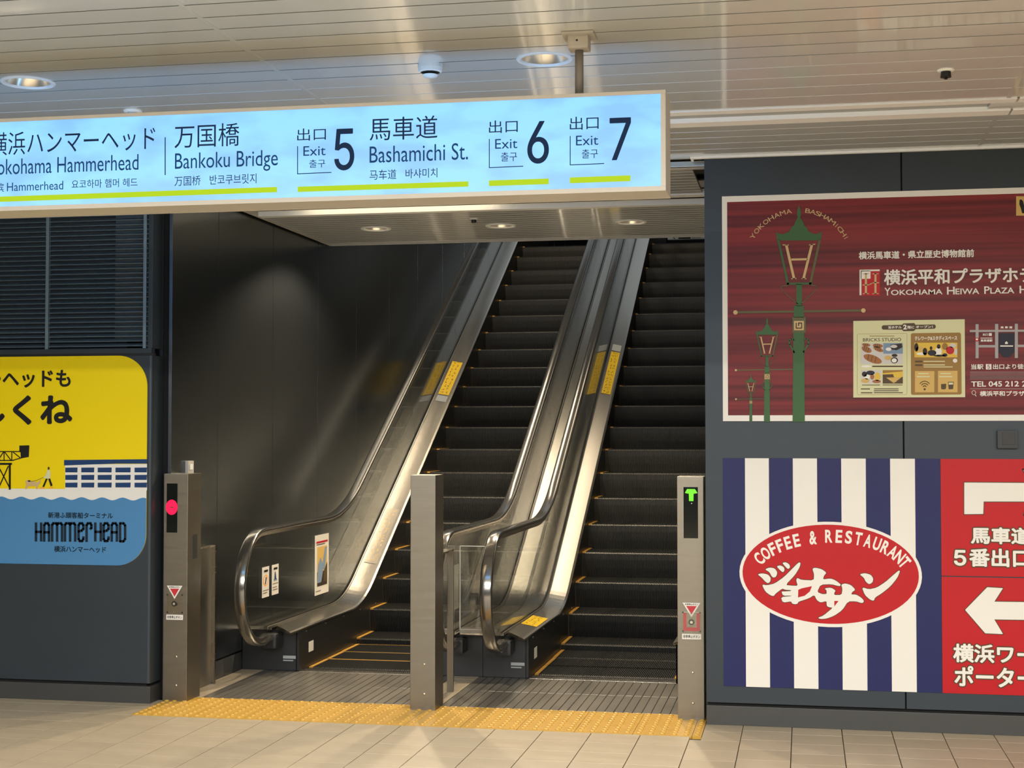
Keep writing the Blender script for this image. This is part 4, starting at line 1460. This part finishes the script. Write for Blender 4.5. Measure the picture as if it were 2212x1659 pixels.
# little street map
for q in ((1645, 322, 1680, 716), (1870, 320, 1907, 716), (2098, 318, 2134, 714), (2330, 318, 2360, 714)):
    B.quad('map_road', *q, 'ink_grey', 2)
B.quad('map_road', 1578, 390, 2420, 414, 'ink_grey', 2.3, skew=-.006)
B.quad('map_road', 1680, 564, 1870, 592, 'ink_grey', 2.3)
B.quad('map_road', 2134, 560, 2330, 588, 'ink_grey', 2.3)
B.poly('map_block', [(1912, 430), (2094, 428), (2094, 650), (2060, 680), (2040, 704), (1965, 704), (1945, 680), (1912, 650)], 'ink_navy', 2.6)
B.text('馬 車 道', 1932, 374, 2070, 346, 'ink_white', 3, 0, fat=1.2)
B.text('出口', 1728, 456, 1788, 428, 'ink_white', 3, 0, fat=1)
B.quad('map_mark', 1798, 426, 1832, 458, 'ink_white', 3)
B.text('馬車道駅', 1702, 527, 1840, 497, 'ink_white', 3, 0, fat=1.2)
B.quad('lettering', 1702, 480, 1838, 488, 'ink_white', 3)
B.poly('map_mark', [(1640, 480), (1680, 480), (1680, 522), (1640, 522)], 'ink_red', 3)
B.poly('map_mark', [(1648, 488), (1672, 488), (1672, 508), (1648, 508)], 'ink_white', 3.4)
B.poly('map_mark', [(1985, 535), (2002, 520), (2018, 535), (2018, 552), (1985, 552)], 'ink_white', 3)
B.quad('lettering', 1930, 568, 2078, 582, 'ink_white', 3)
B.text('当駅', 1594, 846, 1735, 784, 'ink_white', 2, 0, fat=1.6)
B.quad('exit_number', 1764, 784, 1828, 846, 'ink_white', 2)
B.text('5', 1782, 838, 1810, 792, 'ink_maroon', 2.6, .01)
B.text('出口より徒歩', 1846, 844, 2270, 780, 'ink_white', 2, 0, fat=1.6)
for y_ in (874, 888, 906, 922, 938, 954):
    B.quad('ruled_line', 1580, y_, 2500, y_ + 3.5, 'ink_grey', 2)
B.text('TEL 045 212', 1594, 1046, 2145, 980, 'ink_white', 2, .02)
B.text('2', 2182, 1046, 2226, 980, 'ink_white', 2, .02)
B.quad('ruled_line', 1580, 1067, 2500, 1072, 'ink_grey', 2)
B.strokes('search_symbol', [[(1624 + 22 * math.cos(a * PI / 8), 1114 + 24 * math.sin(a * PI / 8)) for a in range(17)], [(1636, 1134), (1652, 1155)]], 7, 'ink_white', 2)
B.text('横浜平和プラザホ', 1694, 1156, 2285, 1092, 'ink_white', 2, 0, fat=1.8)

# ---- striped restaurant poster
C = Frame(1500, 950, 2.340, PY, None)
ps = thing('poster', 'blue and white striped restaurant poster with a red oval badge', 'poster', (.14, WY, .213))
obj('poster_sheet', bx(-.440, .7125, PY + .001, WY, .214, 1.459), 'ink_blue', ps)
C.parent = ps
C.Y = PY
for xa_, xb_, xc_, xd_ in ((255, 375, 262, 384), (497, 618, 505, 629), (742, 866, 750, 875), (990, 1115, 998, 1124)):
    X0, Z0 = C.pt((xa_ + xc_) / 2, 700)
    X1, _ = C.pt((xb_ + xd_) / 2, 700)
    obj('white_stripe', flat(bmesh.new(), [(X0, .214), (X1, .214), (X1, 1.459), (X0, 1.459)], PY - .0004), 'ink_white', ps)
D = Frame(1590, 1120, 5.395, PY, ps)
D.poly('oval_badge', ell(1103, 652, 1064, 614, .035, 64), 'ink_white', 2)
D.poly('oval_badge', ell(1103, 650, 1028, 578, .035, 64), 'ink_red', 3, label='red oval field')
D.arc_text('COFFEE', 1103, 700, 866, 412, 158.5, 112.5, 152, 100, 'ink_white', 4, .03, tilt=.95, widths=[1, 1.1, .9, .9, .9, .9])
D.arc_text('&', 1103, 700, 866, 408, 108.5, 98.5, 158, 104, 'ink_white', 4, .03, tilt=.5)
D.arc_text('RESTAURANT', 1103, 700, 850, 418, 95.5, 15.5, 152, 104, 'ink_white', 4, .03, tilt=.92, widths=[1, .9, .95, .95, 1, 1, 1, 1.05, 1.1, .95])
K = [
    [(250, 650), (300, 638), (370, 650), (405, 690), (400, 735), (370, 756), (340, 735), (300, 690)],
    [(335, 592), (390, 570), (450, 580), (482, 625), (470, 675), (440, 690), (415, 675), (390, 625)],
    [(470, 555), (520, 545), (560, 570), (566, 605), (548, 628), (520, 610)],
    [(536, 516), (580, 508), (622, 535), (630, 570), (608, 590), (585, 572)],
    [(300, 768), (360, 778), (450, 758), (560, 680), (650, 590), (730, 510), (752, 515), (745, 560), (690, 655), (575, 775), (650, 782), (720, 785), (700, 720), (712, 690), (760, 715), (905, 722), (910, 650), (888, 585), (920, 572), (1000, 590), (1055, 632), (1025, 665), (1012, 710), (1100, 698), (1160, 720), (1225, 772), (1205, 790), (1110, 765), (985, 770), (945, 855), (1000, 880), (1055, 880), (1055, 840), (1030, 812), (1110, 805), (1162, 840), (1145, 865), (1145, 892), (1230, 890), (1240, 820), (1225, 770), (1270, 755), (1340, 775), (1392, 830), (1355, 855), (1340, 885), (1400, 885), (1470, 930), (1492, 965), (1470, 988), (1400, 965), (1305, 965), (1240, 1065), (1150, 1130), (1060, 1165), (990, 1172), (950, 1158), (1020, 1130), (1130, 1038), (1090, 1036), (1056, 1020), (1055, 960), (985, 980), (940, 950), (912, 890), (850, 930), (725, 970), (722, 990), (690, 1000), (650, 990), (645, 965), (545, 980), (522, 915), (645, 905), (645, 900), (548, 900), (528, 850), (560, 850), (640, 845), (640, 835), (570, 830), (540, 815), (460, 875), (440, 905), (400, 895), (340, 850)],
    [(1438, 650), (1500, 635), (1570, 655), (1600, 700), (1590, 745), (1550, 768), (1510, 735), (1490, 690)],
    [(1466, 800), (1550, 825), (1640, 805), (1740, 740), (1830, 660), (1895, 605), (1912, 612), (1880, 690), (1800, 790), (1700, 870), (1620, 920), (1605, 960), (1560, 945), (1500, 890)],
]
rs = random.Random(3)


def grow(pts, d):
    n = len(pts)
    ar = sum(pts[i][0] * pts[(i + 1) % n][1] - pts[(i + 1) % n][0] * pts[i][1] for i in range(n))
    sgn = 1 if ar > 0 else -1
    out = []
    for i in range(n):
        a, p, c = Vector(pts[i - 1]), Vector(pts[i]), Vector(pts[(i + 1) % n])
        d0, d1 = (p - a).normalized(), (c - p).normalized()
        nn = Vector((d0.y + d1.y, -d0.x - d1.x))
        if nn.length < 1e-3: nn = Vector((d0.y, -d0.x))
        nn.normalize()
        out.append((p.x + nn.x * d * sgn, p.y + nn.y * d * sgn))
    return out


def smooth_poly(pts):
    out = []
    n = len(pts)
    for i in range(n):
        p, q = pts[i], pts[(i + 1) % n]
        out += [(p[0] * .8 + q[0] * .2, p[1] * .8 + q[1] * .2), (p[0] * .2 + q[0] * .8, p[1] * .2 + q[1] * .8)]
    return out


D.strokes('badge_outline', [smooth_poly(k_) + [smooth_poly(k_)[0]] for k_ in K], 15, 'ink_dbrown', 3.8)
for k_ in K: D.poly('badge_letter', smooth_poly(k_), 'ink_white', 4.2)
for hole in ([(725, 830), (770, 812), (885, 788), (860, 850), (800, 900), (722, 920)], [(1145, 960), (1195, 960), (1145, 1025)]):
    D.poly('badge_letter_hole', hole, 'ink_red', 4.6)

# ---- red direction posters
RX0, RX1 = .7150, 1.95
pr_ = thing('poster', 'red poster with white bent arrow, upper one at the right edge', 'poster', (1.3, WY, .84))
_, zt = C.pt(1500, 102)
zmid = C.pt(1450, 693)[1]
obj('poster_sheet', bx(RX0, RX1, PY + .001, WY, zmid + .003, 1.459), 'ink_red', pr_)
pr2 = thing('poster', 'red poster with white left arrow, lower one at the right edge', 'poster', (1.3, WY, .2))
obj('poster_sheet', bx(RX0, RX1, PY + .001, WY, .214, zmid - .003), 'ink_red', pr2)


def outlined(fr, body, x0, yb_, x1, yt_, lay=2):
    fr.text(body, x0 - 2, yb_ + 2, x1 + 2, yt_ - 2, 'ink_dbrown', lay, 0, fat=9)
    fr.text(body, x0 + 4, yb_ - 4, x1 - 4, yt_ + 4, 'ink_white', lay + .6, 0, fat=3.2)


C.parent = pr_
ar = [(1364, 216), (1680, 218), (1672, 175), (1660, 148), (1730, 260), (1665, 382), (1672, 350), (1678, 312), (1462, 312), (1460, 375), (1364, 376)]
C.strokes('arrow_outline', [ar + [ar[0]]], 8, 'ink_dbrown', 1)
C.poly('white_arrow', ar, 'ink_white', 2)
outlined(C, '馬車道', 1393, 530, 1705, 440)
outlined(C, '5', 1308, 640, 1378, 553)
outlined(C, '番出口', 1385, 645, 1700, 548)
C.parent = pr2
ar = [(1368, 860), (1480, 745), (1560, 750), (1516, 818), (1800, 822), (1800, 912), (1516, 908), (1560, 982), (1470, 978)]
C.strokes('arrow_outline', [ar + [ar[0]]], 8, 'ink_dbrown', 1)
C.poly('white_arrow', ar, 'ink_white', 2)
outlined(C, '横浜ワー', 1304, 1128, 1726, 1036)
outlined(C, 'ポーター', 1310, 1248, 1728, 1148)

# ---- yellow and blue poster on the left wall
py_ = thing('poster', 'yellow and blue poster with rounded corners, crane and quay building', 'poster', (-4.5, WY, .81))
E_ = Frame(0, 940, 5.529, PY - .0006, py_)
x1_, z0_, z1_ = -3.8285, .810, 2.058
x0_, rad = -5.45, .185


def rr(z_lo, z_hi, lo, hi, n=12):
    pts = [(x0_, z_lo)]
    if lo: pts += [(x1_ - rad + rad * math.sin(a), z_lo + rad - rad * math.cos(a)) for a in (PI / 2 * k / n for k in range(n + 1))]
    else: pts += [(x1_, z_lo)]
    if hi: pts += [(x1_ - rad + rad * math.cos(a), z_hi - rad + rad * math.sin(a)) for a in (PI / 2 * k / n for k in range(n + 1))]
    else: pts += [(x1_, z_hi)]
    pts += [(x0_, z_hi)]
    return pts


def slab(pts, y0, y1):
    bm = bmesh.new()
    a = [bm.verts.new((x, y0, z)) for x, z in pts]
    b2 = [bm.verts.new((x, y1, z)) for x, z in pts]
    bm.faces.new(a)
    bm.faces.new(list(reversed(b2)))
    for i in range(len(pts)):
        j = (i + 1) % len(pts)
        bm.faces.new((a[i], a[j], b2[j], b2[i]))
    bmesh.ops.recalc_face_normals(bm, faces=bm.faces)
    return bm


obj('poster_sheet', slab(rr(z0_, z1_, True, True), PY, WY), 'ink_yellow', py_)
zq = E_.pt(1000, 645)[1]
obj('quay_drawing', flat(bmesh.new(), [(x0_, 1.15), (x1_, 1.15), (x1_, zq), (x0_, zq)], PY - .0008), 'ink_white', py_)
zs = E_.pt(1000, 757)[1]
pts = rr(z0_, zs, True, False)[:-2]
xx = x1_
while xx > x0_:
    ph = (xx - x1_) / (.0643) * PI
    pts.append((xx, zs - .0005 + .0083 * math.cos(ph * .98 + .9)))
    xx -= .008
pts.append((x0_, zs))
obj('sea_drawing', flat(bmesh.new(), pts, PY - .0014), 'ink_sea', py_)
E_.poly('building_drawing', [(778, 350), (1757, 345), (1757, 660), (778, 660)], 'ink_white', 1.6)
E_.poly('building_drawing', [(766, 297), (1757, 287), (1757, 340), (1400, 340), (1100, 350), (766, 362)], 'ink_blue2', 2)
for xs__ in ((781, 928), (972, 1128), (1168, 1336), (1380, 1562), (1608, 1757)):
    for ys__ in ((388, 444), (476, 534), (568, 624)):
        E_.poly('window_drawing', [(xs__[0], ys__[0]), (xs__[1], ys__[0] - 2), (xs__[1] - 3, ys__[1] + 1), (xs__[0], ys__[1])], 'ink_blue2', 2.4)
E_.poly('crane_drawing', [(232, 124), (352, 121), (345, 260), (250, 278), (246, 205), (232, 200)], 'ink_black', 2)
E_.strokes('crane_drawing', [[(-300, 196), (240, 196)], [(-300, 302), (150, 302), (260, 270)], [(50, 200), (50, 300)], [(142, 200), (142, 300)], [(60, 205), (130, 298)], [(-60, 205), (0, 298)], [(40, 205), (-20, 298)], [(160, 205), (240, 268)], [(-120, 205), (-120, 300)]], 12, 'ink_black', 2)
E_.strokes('crane_drawing', [[(-260, 343), (138, 343)], [(118, 350), (118, 646)], [(-220, 350), (-220, 646)]], 24, 'ink_black', 2)
E_.strokes('crane_drawing', [[(100, 370), (-10, 620)], [(-20, 370), (112, 620)]], 14, 'ink_black', 2)
E_.poly('dog_drawing', [(300, 545), (340, 535), (368, 545), (450, 565), (490, 530), (480, 580), (455, 600), (450, 645), (432, 645), (428, 608), (335, 610), (325, 645), (300, 645), (315, 585)], 'ink_gold', 2)
E_.poly('dog_drawing', ell(350, 548, 18, 9), 'ink_black', 2.4)
E_.strokes('leash_drawing', [[(370, 555), (440, 540), (520, 505)]], 5, 'ink_dbrown', 2.4)
E_.poly('walker_drawing', ell(582, 396, 13, 18), 'ink_dbrown', 2)
E_.poly('walker_drawing', [(568, 415), (596, 415), (606, 450), (600, 520), (555, 520), (520, 505), (550, 470)], 'ink_cream', 2)
E_.poly('walker_drawing', [(548, 520), (572, 518), (530, 618), (506, 618)], 'ink_black', 2)
E_.poly('walker_drawing', [(576, 520), (600, 518), (630, 600), (606, 614)], 'ink_black', 2)
E_.poly('walker_drawing', [(470, 640), (505, 622), (534, 624), (530, 640)], 'ink_orange', 2)
E_.poly('walker_drawing', [(578, 638), (605, 622), (632, 614), (632, 634)], 'ink_orange', 2)
E_.text('新港ふ頭客船ターミナル', 576, 990, 1352, 926, 'ink_sea_text', 4, 0, fat=1.5)
E_.text('横浜ハンマーヘッド', 648, 1396, 1268, 1330, 'ink_sea_text', 4, 0, fat=1.5)
# condensed rounded lettering, drawn as strokes
H = lambda x, w_: [[(x, 1050), (x, 1262)], [(x + w_, 1050), (x + w_, 1262)], [(x, 1155), (x + w_, 1155)]]
Aa = lambda x, w_: [[(x, 1265), (x, 1075), (x + 14, 1052), (x + w_ - 14, 1052), (x + w_, 1075), (x + w_, 1265)], [(x, 1160), (x + w_, 1160)]]
Mm = lambda x, w_: [[(x, 1265), (x, 1070), (x + 12, 1052), (x + w_ / 2 - 12, 1052), (x + w_ / 2, 1070), (x + w_ / 2, 1265)], [(x + w_ / 2, 1070), (x + w_ / 2 + 12, 1052), (x + w_ - 12, 1052), (x + w_, 1070), (x + w_, 1265)]]
Ee = lambda x, w_: [[(x + w_, 1215), (x + w_, 1240), (x + w_ - 14, 1265), (x + 14, 1265), (x, 1240), (x, 1075), (x + 14, 1052), (x + w_ - 14, 1052), (x + w_, 1075), (x + w_, 1120), (x + w_ - 20, 1140), (x, 1150)]]
Rr = lambda x, w_: [[(x, 1268), (x, 1075), (x + 14, 1052), (x + w_ - 10, 1052), (x + w_, 1075), (x + w_, 1110), (x + w_ - 14, 1120)]]
Dd = lambda x, w_: [[(x, 1268), (x, 1052), (x + w_ - 18, 1052), (x + w_, 1078), (x + w_, 1240), (x + w_ - 18, 1268), (x, 1268)]]
L_ = H(432, 62) + Aa(530, 58) + Mm(625, 118) + Mm(778, 122) + Ee(940, 58) + Rr(1036, 58) + H(1140, 66) + Ee(1240, 58) + Aa(1336, 62) + Dd(1436, 60)
E_.strokes('lettering', L_, 30, 'ink_sea_text', 4)
G = Frame(0, 450, 3.016, PY - .0006, py_)
G.text('ーヘッドも', -92, 1170, 462, 1052, 'ink_black', 3, 0, fat=3)
G.text('しくね', -120, 1412, 474, 1216, 'ink_black', 3, 0, fat=7)
